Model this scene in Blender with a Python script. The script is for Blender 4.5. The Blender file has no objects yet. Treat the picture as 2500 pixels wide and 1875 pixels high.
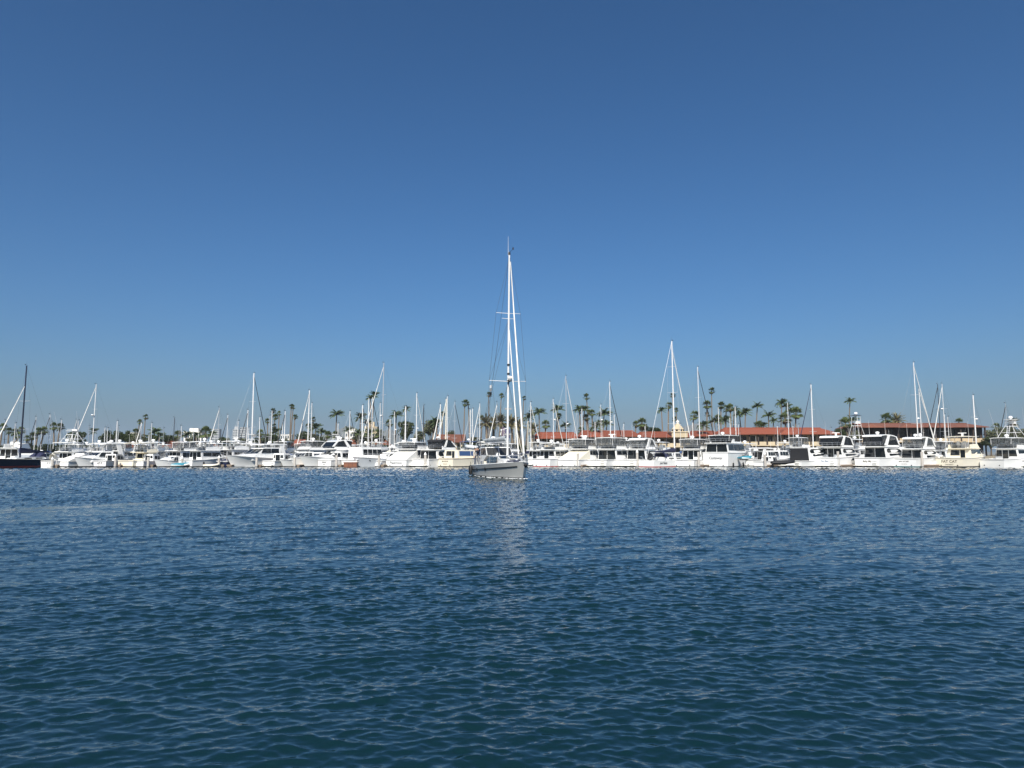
import bpy, math, random
import numpy as np
from mathutils import Vector, Matrix
R = math.radians
scene = bpy.context.scene
COL = scene.collection
random.seed(7)

# ------------------------------------------------------------------ camera
F_PX, CX, CY, CAM_H, PITCH = 1733.0, 1250.0, 937.5, 2.1, R(5.68)
cam_data = bpy.data.cameras.new('camera'); cam = bpy.data.objects.new('camera', cam_data); COL.objects.link(cam)
cam_data.sensor_fit = 'HORIZONTAL'; cam_data.sensor_width = 36.0; cam_data.lens = F_PX / 2500 * 36
cam_data.clip_start = 0.05; cam_data.clip_end = 60000
cam.location = (0, 0, CAM_H); cam.rotation_euler = (math.pi / 2 + PITCH, 0, 0)
scene.camera = cam

# ------------------------------------------------------------------ sky and sun
SUN_EL, SUN_AZ = R(43), R(187)           # azimuth clockwise from +Y (the way the camera looks)
world = bpy.data.worlds.new('World'); scene.world = world; world.use_nodes = True
wn = world.node_tree.nodes; wl = world.node_tree.links
sky = wn.new('ShaderNodeTexSky'); sky.sky_type = 'NISHITA'; sky.sun_disc = False
sky.sun_elevation = SUN_EL; sky.sun_rotation = SUN_AZ
sky.altitude = 0; sky.air_density = 1.0; sky.dust_density = 2.6; sky.ozone_density = 8.5
wn['Background'].inputs['Strength'].default_value = 0.0625
gam = wn.new('ShaderNodeGamma'); gam.inputs['Gamma'].default_value = 1.18
hsv = wn.new('ShaderNodeHueSaturation'); hsv.inputs['Hue'].default_value = 0.495; hsv.inputs['Saturation'].default_value = 1.085
wl.new(sky.outputs['Color'], gam.inputs['Color']); wl.new(gam.outputs['Color'], hsv.inputs['Color']); wl.new(hsv.outputs['Color'], wn['Background'].inputs['Color'])
sun_data = bpy.data.lights.new('sun', 'SUN'); sun = bpy.data.objects.new('sun', sun_data); COL.objects.link(sun)
sun_data.energy = 5.0; sun_data.angle = R(0.53); sun_data.color = (1.0, 0.94, 0.83)
sd = Vector((math.sin(SUN_AZ) * math.cos(SUN_EL), math.cos(SUN_AZ) * math.cos(SUN_EL), math.sin(SUN_EL)))
sun.rotation_euler = (-sd).to_track_quat('-Z', 'Y').to_euler()
sun.location = sd * 200
vs = scene.view_settings
scene.display_settings.display_device = 'sRGB'
vs.view_transform = 'Standard'; vs.look = 'None'; vs.exposure = 0.35; vs.gamma = 1.0; vs.use_curve_mapping = False
scene.cycles.max_bounces = 6; scene.cycles.diffuse_bounces = 2; scene.cycles.glossy_bounces = 3
scene.cycles.transparent_max_bounces = 12; scene.cycles.transmission_bounces = 3
scene.cycles.caustics_reflective = False; scene.cycles.caustics_refractive = False

# ------------------------------------------------------------------ helpers
def xw(u, Y, z=0.0):            # world x of photo column u at depth Y, height z
    return (u - CX) / F_PX * (Y * math.cos(PITCH) + (z - CAM_H) * math.sin(PITCH))
def zw(v, Y):                   # world z of photo row v at depth Y
    b = (CY - v) / F_PX
    return CAM_H + Y * (math.sin(PITCH) + b * math.cos(PITCH)) / (math.cos(PITCH) - b * math.sin(PITCH))
def view_az(u): return math.degrees(math.atan2(u - CX, F_PX))

MAT = {}
def mat(name, col, rough=0.5, metal=0.0, var=0.06, scale=3.0, bump=0.0, bscale=20.0, spec=0.5, coat=0.0, stretch=None):
    m = bpy.data.materials.new(name); m.use_nodes = True
    nt = m.node_tree; n = nt.nodes; l = nt.links; b = n['Principled BSDF']
    b.inputs['Roughness'].default_value = rough; b.inputs['Metallic'].default_value = metal
    b.inputs['Specular IOR Level'].default_value = spec
    if coat: b.inputs['Coat Weight'].default_value = coat; b.inputs['Coat Roughness'].default_value = 0.08
    tc = n.new('ShaderNodeTexCoord'); mp = n.new('ShaderNodeMapping')
    l.new(tc.outputs['Object'], mp.inputs['Vector'])
    if stretch: mp.inputs['Scale'].default_value = stretch
    no = n.new('ShaderNodeTexNoise'); no.inputs['Scale'].default_value = scale; no.inputs['Detail'].default_value = 4
    l.new(mp.outputs['Vector'], no.inputs['Vector'])
    oi = n.new('ShaderNodeObjectInfo')
    ad = n.new('ShaderNodeMath'); ad.operation = 'MULTIPLY_ADD'; ad.inputs[1].default_value = 0.5
    l.new(oi.outputs['Random'], ad.inputs[0]); l.new(no.outputs['Fac'], ad.inputs[2])
    mr = n.new('ShaderNodeMapRange'); mr.inputs['From Min'].default_value = 0.35; mr.inputs['From Max'].default_value = 1.15
    mr.inputs['To Min'].default_value = 1 - var; mr.inputs['To Max'].default_value = 1 + var
    l.new(ad.outputs[0], mr.inputs['Value'])
    mx = n.new('ShaderNodeVectorMath'); mx.operation = 'SCALE'; mx.inputs[0].default_value = col
    l.new(mr.outputs['Result'], mx.inputs['Scale']); l.new(mx.outputs['Vector'], b.inputs['Base Color'])
    if bump:
        n2 = n.new('ShaderNodeTexNoise'); n2.inputs['Scale'].default_value = bscale; l.new(mp.outputs['Vector'], n2.inputs['Vector'])
        bp = n.new('ShaderNodeBump'); bp.inputs['Strength'].default_value = bump; bp.inputs['Distance'].default_value = 0.05
        l.new(n2.outputs['Fac'], bp.inputs['Height']); l.new(bp.outputs['Normal'], b.inputs['Normal'])
    MAT[name] = m; return m
def see_through(name, col, alpha, rough=0.12):
    m = bpy.data.materials.new(name); m.use_nodes = True
    b = m.node_tree.nodes['Principled BSDF']
    b.inputs['Base Color'].default_value = (*col, 1); b.inputs['Roughness'].default_value = rough; b.inputs['Alpha'].default_value = alpha
    no = m.node_tree.nodes.new('ShaderNodeTexNoise'); no.inputs['Scale'].default_value = 2.5
    bp = m.node_tree.nodes.new('ShaderNodeBump'); bp.inputs['Strength'].default_value = 0.02; bp.inputs['Distance'].default_value = 0.04
    m.node_tree.links.new(no.outputs['Fac'], bp.inputs['Height']); m.node_tree.links.new(bp.outputs['Normal'], b.inputs['Normal'])
    MAT[name] = m; return m

mat('white', (0.82, 0.82, 0.80), 0.28, var=0.05, scale=1.2, coat=0.3)
mat('cream', (0.80, 0.74, 0.60), 0.3, var=0.05, scale=1.2, coat=0.3)
mat('offwhite', (0.74, 0.73, 0.68), 0.4, var=0.07, scale=1.5)
mat('pale_grey', (0.50, 0.53, 0.56), 0.35, var=0.06, scale=1.2, coat=0.2)
mat('yacht_grey', (0.40, 0.405, 0.39), 0.32, var=0.07, scale=0.9, coat=0.25)
mat('grey', (0.30, 0.30, 0.30), 0.5, var=0.1)
mat('navy', (0.012, 0.016, 0.045), 0.25, var=0.1, coat=0.4)
mat('navy_cloth', (0.016, 0.020, 0.055), 0.85, var=0.2, bump=0.4, bscale=6)
mat('blue_cloth', (0.03, 0.075, 0.19), 0.85, var=0.15, bump=0.4, bscale=6)
mat('teal_cloth', (0.035, 0.22, 0.30), 0.8, var=0.15, bump=0.4, bscale=6)
mat('black_cloth', (0.012, 0.012, 0.014), 0.8, var=0.2, bump=0.4, bscale=6)
mat('white_cloth', (0.72, 0.71, 0.67), 0.85, var=0.06, bump=0.35, bscale=5)
mat('cream_cloth', (0.74, 0.70, 0.58), 0.85, var=0.06, bump=0.35, bscale=5)
mat('grey_cloth', (0.36, 0.39, 0.41), 0.85, var=0.1, bump=0.35, bscale=5)
mat('black', (0.012, 0.012, 0.013), 0.5, var=0.2)
mat('rubber', (0.018, 0.018, 0.02), 0.6, var=0.2)
mat('teal', (0.01, 0.10, 0.11), 0.4, var=0.1)
mat('red', (0.35, 0.03, 0.025), 0.5, var=0.1)
mat('glass', (0.010, 0.013, 0.016), 0.06, var=0.1, spec=0.6)
mat('glass_blue', (0.035, 0.06, 0.08), 0.06, var=0.1, spec=0.7)
mat('alu', (0.72, 0.73, 0.74), 0.35, metal=0.35, var=0.04)
mat('mast_white', (0.70, 0.70, 0.69), 0.35, var=0.03)
mat('mast_cream', (0.78, 0.72, 0.58), 0.4, var=0.03)
mat('mast_grey', (0.42, 0.44, 0.46), 0.35, metal=0.2, var=0.05)
mat('mast_dark', (0.03, 0.034, 0.045), 0.4, var=0.1)
mat('steel', (0.62, 0.63, 0.64), 0.25, metal=0.7, var=0.04)
mat('wire', (0.10, 0.105, 0.11), 0.4, metal=0.4, var=0.05)
mat('wood', (0.20, 0.075, 0.035), 0.5, var=0.25, scale=6, stretch=(1, 8, 8))
mat('dock_wood', (0.27, 0.21, 0.16), 0.8, var=0.25, scale=5)
mat('concrete', (0.46, 0.43, 0.39), 0.85, var=0.14, scale=4, bump=0.3)
mat('brown_hull', (0.13, 0.05, 0.035), 0.5, var=0.2)
mat('letter_dark', (0.03, 0.035, 0.05), 0.4)
mat('letter_gold', (0.10, 0.075, 0.045), 0.4)
mat('letter_blue', (0.10, 0.16, 0.28), 0.4)
see_through('vinyl', (0.13, 0.14, 0.145), 0.36, 0.05)
see_through('vinyl_dark', (0.02, 0.022, 0.025), 0.84, 0.15)

class MB:
    def __init__(s): s.v = []; s.f = []; s.m = []
    def add(s, vs_, fs_, mi=0):
        o = len(s.v); s.v.extend([tuple(p) for p in vs_])
        for f in fs_: s.f.append(tuple(i + o for i in f)); s.m.append(mi)
        return s
    def box(s, x0, x1, y0, y1, z0, z1, mi=0):
        return s.add([(x0,y0,z0),(x1,y0,z0),(x1,y1,z0),(x0,y1,z0),(x0,y0,z1),(x1,y0,z1),(x1,y1,z1),(x0,y1,z1)],
                     [(0,3,2,1),(4,5,6,7),(0,1,5,4),(1,2,6,5),(2,3,7,6),(3,0,4,7)], mi)
    def tube(s, pts, r, n=6, r1=None, mi=0, flat=1.0):
        pts = [Vector(p) for p in pts]; k = len(pts); r1 = r if r1 is None else r1
        vv = []; ff = []
        for i, p in enumerate(pts):
            d = (pts[min(i+1, k-1)] - pts[max(i-1, 0)]).normalized()
            up = Vector((0, 0, 1)) if abs(d.z) < 0.95 else Vector((1, 0, 0))
            a = d.cross(up).normalized(); b = a.cross(d)
            rr = r + (r1 - r) * i / max(1, k - 1)
            for j in range(n):
                t = 2 * math.pi * j / n
                vv.append(p + a * math.cos(t) * rr + b * math.sin(t) * rr * flat)
        for i in range(k - 1):
            for j in range(n):
                ff.append((i*n+j, i*n+(j+1) % n, (i+1)*n+(j+1) % n, (i+1)*n+j))
        ff.append(tuple(range(n))); ff.append(tuple((k-1)*n + j for j in reversed(range(n))))
        return s.add(vv, ff, mi)
    def prism(s, poly, hw, mi=0):          # side profile (x,z) carried across y; hw(x,z) = half width
        n = len(poly)
        vv = [(x, hw(x, z), z) for x, z in poly] + [(x, -hw(x, z), z) for x, z in poly]
        ff = [tuple(range(n)), tuple(reversed(range(n, 2*n)))]
        for i in range(n): j = (i+1) % n; ff.append((i, i+n, j+n, j))
        return s.add(vv, ff, mi)
    def panel(s, q, t=0.012, back=0.03, mi=0):   # thick pane from 4+ corners seen counter-clockwise from outside
        q = [Vector(p) for p in q]; nrm = Vector((0, 0, 0)); n = len(q)
        for i in range(n): nrm += q[i].cross(q[(i+1) % n])
        nrm.normalize()
        vv = [p + nrm * t for p in q] + [p - nrm * back for p in q]
        ff = [tuple(range(n)), tuple(reversed(range(n, 2*n)))]
        for i in range(n): j = (i+1) % n; ff.append((i, i+n, j+n, j))
        return s.add(vv, ff, mi)
    def lathe(s, c, prof, n=10, mi=0, axis='z'):
        vv = []; ff = []; k = len(prof)
        for r, z in prof:
            for j in range(n):
                t = 2*math.pi*j/n
                p = (r*math.cos(t), r*math.sin(t), z)
                if axis == 'x': p = (p[2], p[0], p[1])
                vv.append((c[0]+p[0], c[1]+p[1], c[2]+p[2]))
        for i in range(k-1):
            for j in range(n): ff.append((i*n+j, i*n+(j+1) % n, (i+1)*n+(j+1) % n, (i+1)*n+j))
        ff.append(tuple(reversed(range(n)))); ff.append(tuple((k-1)*n+j for j in range(n)))
        return s.add(vv, ff, mi)
    def ball(s, c, r, n=10, k=6, sz=1.0, mi=0):
        prof = [(max(1e-3, r*math.sin(math.pi*i/k)), -r*sz*math.cos(math.pi*i/k)) for i in range(k+1)]
        return s.lathe(c, prof, n, mi)
    def mesh(s, name, mats, angle=35):
        me = bpy.data.meshes.new(name); me.from_pydata(s.v, [], s.f)
        if not isinstance(mats, (list, tuple)): mats = [mats]
        for m in mats: me.materials.append(MAT[m] if isinstance(m, str) else m)
        if any(s.m): me.polygons.foreach_set('material_index', s.m)
        me.validate(); me.update()
        if angle:
            me.polygons.foreach_set('use_smooth', [True]*len(me.polygons)); me.set_sharp_from_angle(angle=R(angle))
        return me
    def build(s, name, mats, parent=None, angle=35):
        return link(name, s.mesh(name, mats, angle), parent)
def link(name, me, parent=None):
    o = bpy.data.objects.new(name, me); COL.objects.link(o)
    if parent is not None: o.parent = parent
    return o
USED = {}
def tag(o, label=None, cat=None, group=None, kind=None):
    if label: o['label'] = label
    if cat: o['category'] = cat
    if group: o['group'] = group
    if kind: o['kind'] = kind
    return o
def empty(name, loc=(0, 0, 0), rz=0.0):
    o = bpy.data.objects.new(name, None); COL.objects.link(o); o.location = loc; o.rotation_euler = (0, 0, rz); o.empty_display_size = 0.3
    return o
def lettering(txt, size, mname, parent, origin, X, Y, shear=0.0, name='lettering', depth=0.004, bold=0.0):
    c = bpy.data.curves.new('lettering', 'FONT'); c.body = txt; c.size = size; c.align_x = 'CENTER'; c.align_y = 'CENTER'
    c.extrude = depth; c.shear = shear; c.offset = bold; c.resolution_u = 3
    t = bpy.data.objects.new('lettering_curve', c); COL.objects.link(t)
    dg = bpy.context.evaluated_depsgraph_get()
    me = bpy.data.meshes.new_from_object(t.evaluated_get(dg)); me.materials.clear(); me.materials.append(MAT[mname])
    bpy.data.objects.remove(t); bpy.data.curves.remove(c)
    X = Vector(X).normalized(); Y = Vector(Y).normalized(); Z = X.cross(Y)
    me.transform(Matrix(((X.x, Y.x, Z.x, origin[0]), (X.y, Y.y, Z.y, origin[1]), (X.z, Y.z, Z.z, origin[2]), (0, 0, 0, 1))))
    return link(name, me, parent)

# ------------------------------------------------------------------ water
def wave_tile(N, size, lmin, lmax, power, slope, systems, seed):
    rng = np.random.default_rng(seed)
    k1 = 2*np.pi*np.fft.fftfreq(N, size/N)
    KX, KY = np.meshgrid(k1, k1, indexing='ij'); K = np.hypot(KX, KY); K[0, 0] = 1
    lam = 2*np.pi/K
    S = K**(-power) * np.exp(-(lam/lmax)**3) * np.exp(-(lmin/lam)**3)
    th = np.arctan2(KY, KX); D = np.zeros_like(K)
    for a, s, w in systems: D += w*np.abs(np.cos(th - a))**s
    A = np.sqrt(S*D)*(rng.normal(size=(N, N)) + 1j*rng.normal(size=(N, N))); A[0, 0] = 0
    sx = np.fft.ifft2(1j*KX*A).real; sy = np.fft.ifft2(1j*KY*A).real
    c = slope/math.sqrt((sx**2 + sy**2).mean())
    h = np.fft.ifft2(A).real*c
    dx = np.fft.ifft2(1j*KX/K*A).real*c; dy = np.fft.ifft2(1j*KY/K*A).real*c
    return np.stack([dx, dy, h], -1).astype(np.float32)
def tile_at(T, size, x, y, rot):
    N = T.shape[0]; c, s = math.cos(rot), math.sin(rot)
    p = ((c*x + s*y)/size % 1.0)*N; q = ((-s*x + c*y)/size % 1.0)*N
    i = np.floor(p).astype(int); j = np.floor(q).astype(int); a = (p - i)[..., None]; b = (q - j)[..., None]
    i %= N; j %= N; i1 = (i+1) % N; j1 = (j+1) % N
    o = (T[i, j]*(1-a)+T[i1, j]*a)*(1-b) + (T[i, j1]*(1-a)+T[i1, j1]*a)*b
    ox = c*o[..., 0] - s*o[..., 1]; oy = s*o[..., 0] + c*o[..., 1]
    return np.stack([ox, oy, o[..., 2]], -1)
def soft_noise(x, y, seed, scale):
    rng = np.random.default_rng(seed); o = np.zeros_like(x)
    for i in range(7):
        a = rng.uniform(0, 2*np.pi); k = 2*np.pi/scale*rng.uniform(0.5, 1.7); ph = rng.uniform(0, 6.28)
        o += np.sin((x*np.cos(a)*0.6 + y*np.sin(a))*k + ph)
    return o/7
def band(x, y, pts, w, soft):
    best = np.full(x.shape, 1e9)
    for (ax, ay), (bx, by) in zip(pts[:-1], pts[1:]):
        ux, uy = bx-ax, by-ay; L2 = ux*ux+uy*uy
        t = np.clip(((x-ax)*ux + (y-ay)*uy)/L2, 0, 1)
        best = np.minimum(best, np.hypot(x-ax-t*ux, y-ay-t*uy))
    return np.clip(1-(best-w)/soft, 0, 1)
def make_water():
    az = np.concatenate([np.linspace(-46, 46, 800), np.linspace(46, 314, 62)[1:-1]])*np.pi/180
    r = [1.0, 2.0, 3.0]; q = 3.6
    while q < 132: r.append(q); q *= (1.003 if q < 14 else 1.005)
    r = np.array(r + [136, 145, 160, 190, 240, 320, 450, 650])
    RR, AA = np.meshgrid(r, az, indexing='ij')
    X = RR*np.sin(AA); Y = RR*np.cos(AA)
    A = wave_tile(1024, 17.0, 0.10, 0.36, 2.9, 0.24, [(R(88), 6, 1.0), (R(114), 10, 0.8), (R(62), 10, 0.8)], 3)
    B = wave_tile(512, 3.7, 0.04, 0.12, 3.0, 0.12, [(R(92), 5, 1.0), (R(62), 8, 0.5), (R(120), 8, 0.5)], 5)
    C = wave_tile(512, 37.0, 0.55, 2.4, 3.2, 0.055, [(R(82), 6, 1.0), (R(114), 8, 0.6)], 8)
    amp = 1.0 + 0.16*soft_noise(X, Y, 11, 11.0) + 0.22*soft_noise(X, Y, 12, 50.0)
    n = soft_noise(X, Y, 13, 1.5)*0.35
    slick = band(X, Y+n, [(-26, 23.2), (-19.5, 27), (-14.6, 32.5), (-11, 37), (-6, 46)], 0.4, 0.7)*np.clip((46-Y)/14, 0, 1)
    slick = np.maximum(slick, 1.0*band(X, Y+n, [(-4.3, 71.5), (-9, 72.2), (-14, 73.5), (-26, 78)], 0.7, 0.8))
    slick = np.maximum(slick, 0.45*band(X, Y+n, [(-27, 20.5), (-17, 25), (-11, 31), (-7, 38)], 1.6, 2.0)*np.clip((44-Y)/14, 0, 1))
    amp = amp*(1 - 0.9*slick)
    fade = np.clip((200-RR)/60, 0, 1)*np.clip(RR/3.0, 0, 1)
    sp = np.where(RR < 14, 0.003, 0.005)*RR                       # spacing of the rings: keeps the slope of waves that grow finer than the mesh
    gA = 1+np.clip((sp-0.08)/0.15, 0, 2.2); gB = 1+np.clip((sp-0.035)/0.09, 0, 2.5)
    D = tile_at(A, 17.0, X, Y, 0.10)*gA[..., None] + tile_at(B, 3.7, X, Y, -0.31)*gB[..., None] + tile_at(C, 37.0, X, Y, 0.4)
    tone_gain = 0.76+0.9*np.clip((Y-6)/60, 0, 1)**0.8       # water tone put into wave shape: flatter near to lighten, steeper far to darken
    D *= (amp*fade*tone_gain)[..., None]
    chop = 0.8
    P = np.stack([X + chop*D[..., 0], Y + chop*D[..., 1], D[..., 2]], -1)
    n0, n1 = RR.shape
    idx = np.arange(n0*n1).reshape(n0, n1)
    a = idx[:-1, :]; b = idx[1:, :]; a2 = np.roll(a, -1, 1); b2 = np.roll(b, -1, 1)
    quads = np.stack([a, a2, b2, b], -1).reshape(-1, 4)
    V = np.concatenate([P.reshape(-1, 3), [[0, 0, 0]]]); c = len(V)-1
    tris = np.stack([idx[0], np.full(n1, c), np.roll(idx[0], -1)], -1)
    me = bpy.data.meshes.new('water')
    nq, ntr = len(quads), len(tris)
    me.vertices.add(len(V)); me.vertices.foreach_set('co', V.astype(np.float32).ravel())
    me.loops.add(nq*4 + ntr*3); me.loops.foreach_set('vertex_index', np.concatenate([quads.ravel(), tris.ravel()]).astype(np.int32))
    me.polygons.add(nq+ntr)
    me.polygons.foreach_set('loop_start', np.concatenate([np.arange(nq)*4, nq*4+np.arange(ntr)*3]).astype(np.int32))
    me.polygons.foreach_set('use_smooth', np.ones(nq+ntr, bool))
    me.update(calc_edges=True); me.validate()
    if me.polygons[0].normal.z < 0: me.flip_normals()
    m = bpy.data.materials.new('water'); m.use_nodes = True; nt = m.node_tree; N = nt.nodes; Lk = nt.links; b = N['Principled BSDF']
    b.inputs['Base Color'].default_value = (0.0027, 0.0165, 0.0182, 1); b.inputs['Roughness'].default_value = 0.045
    b.inputs['IOR'].default_value = 1.8
    tc = N.new('ShaderNodeTexCoord'); mp = N.new('ShaderNodeMapping'); mp.inputs['Scale'].default_value = (0.65, 1.0, 1.0)
    Lk.new(tc.outputs['Object'], mp.inputs['Vector'])
    n1_ = N.new('ShaderNodeTexNoise'); n1_.inputs['Scale'].default_value = 16.0; n1_.inputs['Detail'].default_value = 3; n1_.inputs['Distortion'].default_value = 0.4
    Lk.new(mp.outputs['Vector'], n1_.inputs['Vector'])
    bp = N.new('ShaderNodeBump'); bp.inputs['Strength'].default_value = 0.6; bp.inputs['Distance'].default_value = 0.006
    Lk.new(n1_.outputs['Fac'], bp.inputs['Height']); Lk.new(bp.outputs['Normal'], b.inputs['Normal'])
    me.materials.append(m)
    tag(link('water', me), 'rippled dark blue harbour water in front of the marina', kind='structure')
make_water()

# ------------------------------------------------------------------ shore, hills, docks
SHORE = 190.0
mat('earth', (0.16, 0.14, 0.10), 0.9, var=0.3, scale=0.05)
mat('hill', (0.15, 0.14, 0.10), 0.9, var=0.3, scale=0.004)
mat('rock', (0.22, 0.20, 0.17), 0.9, var=0.3, scale=0.7, bump=0.6, bscale=2)
g = MB()
g.add([(-11000, SHORE, 1.7), (11000, SHORE, 1.7), (11000, 6400, 2.0), (-11000, 6400, 2.0), (-11000, SHORE-4, -1.5), (11000, SHORE-4, -1.5)], [(0, 1, 2, 3), (4, 5, 1, 0)])
tag(g.build('ground', 'earth', None, 0), kind='structure')
def hill(x0, x1, Y, humps, seed, depth=900):
    rng = random.Random(seed); b = MB(); nx, ny = 90, 9; vv = []; ff = []
    ph = [rng.uniform(0, 6.28) for _ in range(6)]
    for j in range(ny):
        s = j/(ny-1)
        for i in range(nx):
            x = x0 + (x1-x0)*i/(nx-1); z = 0
            for u, v, w in humps:
                z += ((zw(v, Y+depth*0.5))*math.exp(-((x - xw(u, Y+depth*0.5))/(w/F_PX*Y))**2))**4
            z = z**0.25
            z *= 1 + 0.10*math.sin(x*0.011+ph[0]+s) + 0.07*math.sin(x*0.027+ph[1]-2*s) + 0.04*math.sin(x*0.06+ph[2])
            z = z*math.sin(math.pi*min(1, s*1.0))**0.8
            vv.append((x, Y + depth*s, z + 0.5))
    for j in range(ny-1):
        for i in range(nx-1): ff.append((j*nx+i, j*nx+i+1, (j+1)*nx+i+1, (j+1)*nx+i))
    b.add(vv, ff)
    return tag(b.build('hills', 'hill', None, 80), kind='structure')
hill(-3600, 4200, 4200, [(850, 1048, 60), (950, 1043, 45), (790, 1062, 60), (900, 1052, 90), (1700, 1040, 90), (1800, 1044, 80), (1620, 1056, 90), (500, 1084, 300), (120, 1090, 300), (1250, 1080, 250), (2100, 1075, 250)], 4)

# haze: pale air round the whole place, ground and hills included
def make_haze():
    b = MB(); b.box(-11900, 11900, -300, 6500, -4, 230)
    m = bpy.data.materials.new('haze'); m.use_nodes = True; nt = m.node_tree
    for n in list(nt.nodes): nt.nodes.remove(n)
    out = nt.nodes.new('ShaderNodeOutputMaterial'); pv = nt.nodes.new('ShaderNodeVolumePrincipled')
    pv.inputs['Color'].default_value = (0.64, 0.82, 1.0, 1); pv.inputs['Density'].default_value = HAZE_DENSITY; pv.inputs['Anisotropy'].default_value = 0.0
    nt.links.new(pv.outputs['Volume'], out.inputs['Volume'])
    me = b.mesh('haze', m, 0)
    tag(link('haze', me), 'pale distant air over the harbour', kind='stuff')
HAZE_DENSITY = 1.05e-4
make_haze()

# ------------------------------------------------------------------ boats: shared builders
FOOT = []                                  # footprints already moored: (cx, cy, ux, uy, half length, half beam)
def foot_of(x, y, rz, x0, x1, hb):
    c, s = math.cos(rz), math.sin(rz); m = (x0+x1)/2
    return (x+c*m, y+s*m, c, s, (x1-x0)/2, hb)
def clash(a, b):
    for ux, uy in ((a[2], a[3]), (-a[3], a[2]), (b[2], b[3]), (-b[3], b[2])):
        d = abs((b[0]-a[0])*ux + (b[1]-a[1])*uy)
        ra = abs(a[2]*ux+a[3]*uy)*a[4] + abs(-a[3]*ux+a[2]*uy)*a[5]
        rb = abs(b[2]*ux+b[3]*uy)*b[4] + abs(-b[3]*ux+b[2]*uy)*b[5]
        if d >= ra+rb: return 0.0
    return 1.0

class Hull:
    def __init__(h, L, B, fs, fb, full=0.42, tr=0.93, rake=0.10, flare=0.36, power=2.3, dep=0.45, taper=0.93):
        h.L, h.B, h.fs, h.fb, h.full, h.tr, h.rake, h.flare, h.power, h.dep, h.taper = L, B, fs, fb, full, tr, rake, flare, power, dep, taper
    def beam(h, t):
        return h.B/2*(h.tr+(1-h.tr)*min(1, t/0.35))*max(0.012, 1-max(0, (t-h.full)/(1-h.full))**h.power)
    def zs(h, t): return h.fs+(h.fb-h.fs)*t**1.7
    def side(h, t, s):                    # port side, s 0 at the waterline .. 1 at the sheer
        b = h.beam(t); bw = b*(h.taper-h.flare*max(0, (t-0.3)/0.7)**1.2)
        return Vector((h.L*t*(1-h.rake*(1-s)*t), bw+(b-bw)*s**1.7, h.zs(t)*s))
    def build(h, root, m, boot=None, rub='grey', deckm='white', n=13, bootz=0.16):
        ss = [1, 0.82, 0.6, 0.35, 0.12, 0]; b = MB(); rings = []
        for i in range(n):
            t = (i/(n-1))**0.9
            P = [h.side(t, s) for s in ss]; w = P[-1]
            P += [Vector((w.x, w.y*0.6, -h.dep*0.7*(1-t**4))), Vector((w.x, 0.0, -h.dep*(1-t**4)-0.02))]
            rings.append(P + [Vector((p.x, -p.y, p.z)) for p in reversed(P[:-1])])
        k = len(rings[0]); vv = [p for r in rings for p in r]; ff = []
        for i in range(n-1):
            for j in range(k-1): ff.append((i*k+j, (i+1)*k+j, (i+1)*k+j+1, i*k+j+1))
        ff.append(tuple(range(k)))
        ff.append(tuple(reversed(range((n-1)*k, n*k))))
        b.add(vv, ff); o = b.build('hull', m, root, 40)
        d = MB(); vv = []; ff = []
        for i in range(n):
            t = (i/(n-1))**0.9; p = h.side(t, 1); q = max(0.005, p.y-0.03)
            vv += [(p.x-0.02, q, p.z-0.05), (p.x-0.02, -q, p.z-0.05)]
            if i: ff.append((2*i-2, 2*i-1, 2*i+1, 2*i))
        d.add(vv, ff).build('deck', deckm, root)
        if rub:
            for sg in (1, -1):
                r = MB(); pts = []
                for i in range(n):
                    p = h.side((i/(n-1))**0.9, 0.955); pts.append((p.x, sg*(p.y+0.012), p.z))
                r.tube(pts, 0.035, 5).build('rub_rail', rub, root)
        if boot:
            for sg in (1, -1):
                r = MB(); vv = []; ff = []
                for i in range(n):
                    t = (i/(n-1))**0.9
                    for zz in (-0.1, bootz):
                        s = max(0, zz/h.zs(t)); p = h.side(t, s); vv.append((p.x+(0.015 if i == n-1 else 0), sg*(p.y+0.008), min(zz, p.z) if zz < 0 else p.z))
                    if i: a = 2*i; ff.append((a-2, a, a+1, a-1) if sg < 0 else (a-2, a-1, a+1, a))
                a0, a1 = h.side(0, 0), h.side(0, bootz/h.zs(0))
                r.add(vv, ff).build('boot_stripe', boot, root)
            a1 = h.side(0, bootz/h.zs(0)).y
            MB().panel([(0, a1, -0.1), (0, a1, bootz), (0, -a1, bootz), (0, -a1, -0.1)][::-1], 0.008, 0.02).build('boot_stripe', boot, root)
        return o

def rail(root, hull, t0, t1, hgt=0.62, name='bow_rail', m='steel', step=0.07, r=0.022, both=True):
    b = MB()
    for sg in ((1, -1) if both else (1,)):
        top = []; t = t0
        while t < t1+1e-6:
            p = hull.side(min(t, 0.995), 1); top.append(Vector((p.x-0.05, sg*max(0.02, p.y-0.09), p.z+hgt)))
            b.tube([(p.x-0.05, sg*max(0.02, p.y-0.09), p.z-0.05), top[-1]], r*0.8, 4); t += step
        b.tube(top, r, 5)
    return b.build(name, m, root)
def whip(root, x, y, z, h, name='antenna', m='mast_white', r=0.022, lean=0.06):
    return MB().tube([(x, y, z), (x-h*lean*0.5, y, z+h*0.5), (x-h*lean, y, z+h)], r, 5, r*0.45).build(name, m, root)
def dome(root, x, y, z, r=0.32, hgt=0.5, name='radar_dome'):
    b = MB(); b.lathe((x, y, z), [(r*0.5, -0.02), (r*0.55, hgt*0.25), (r, hgt*0.38), (r, hgt*0.7), (r*0.8, hgt*0.92), (r*0.3, hgt), (0.01, hgt*1.02)], 12)
    return b.build(name, 'white', root, 50)
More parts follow.
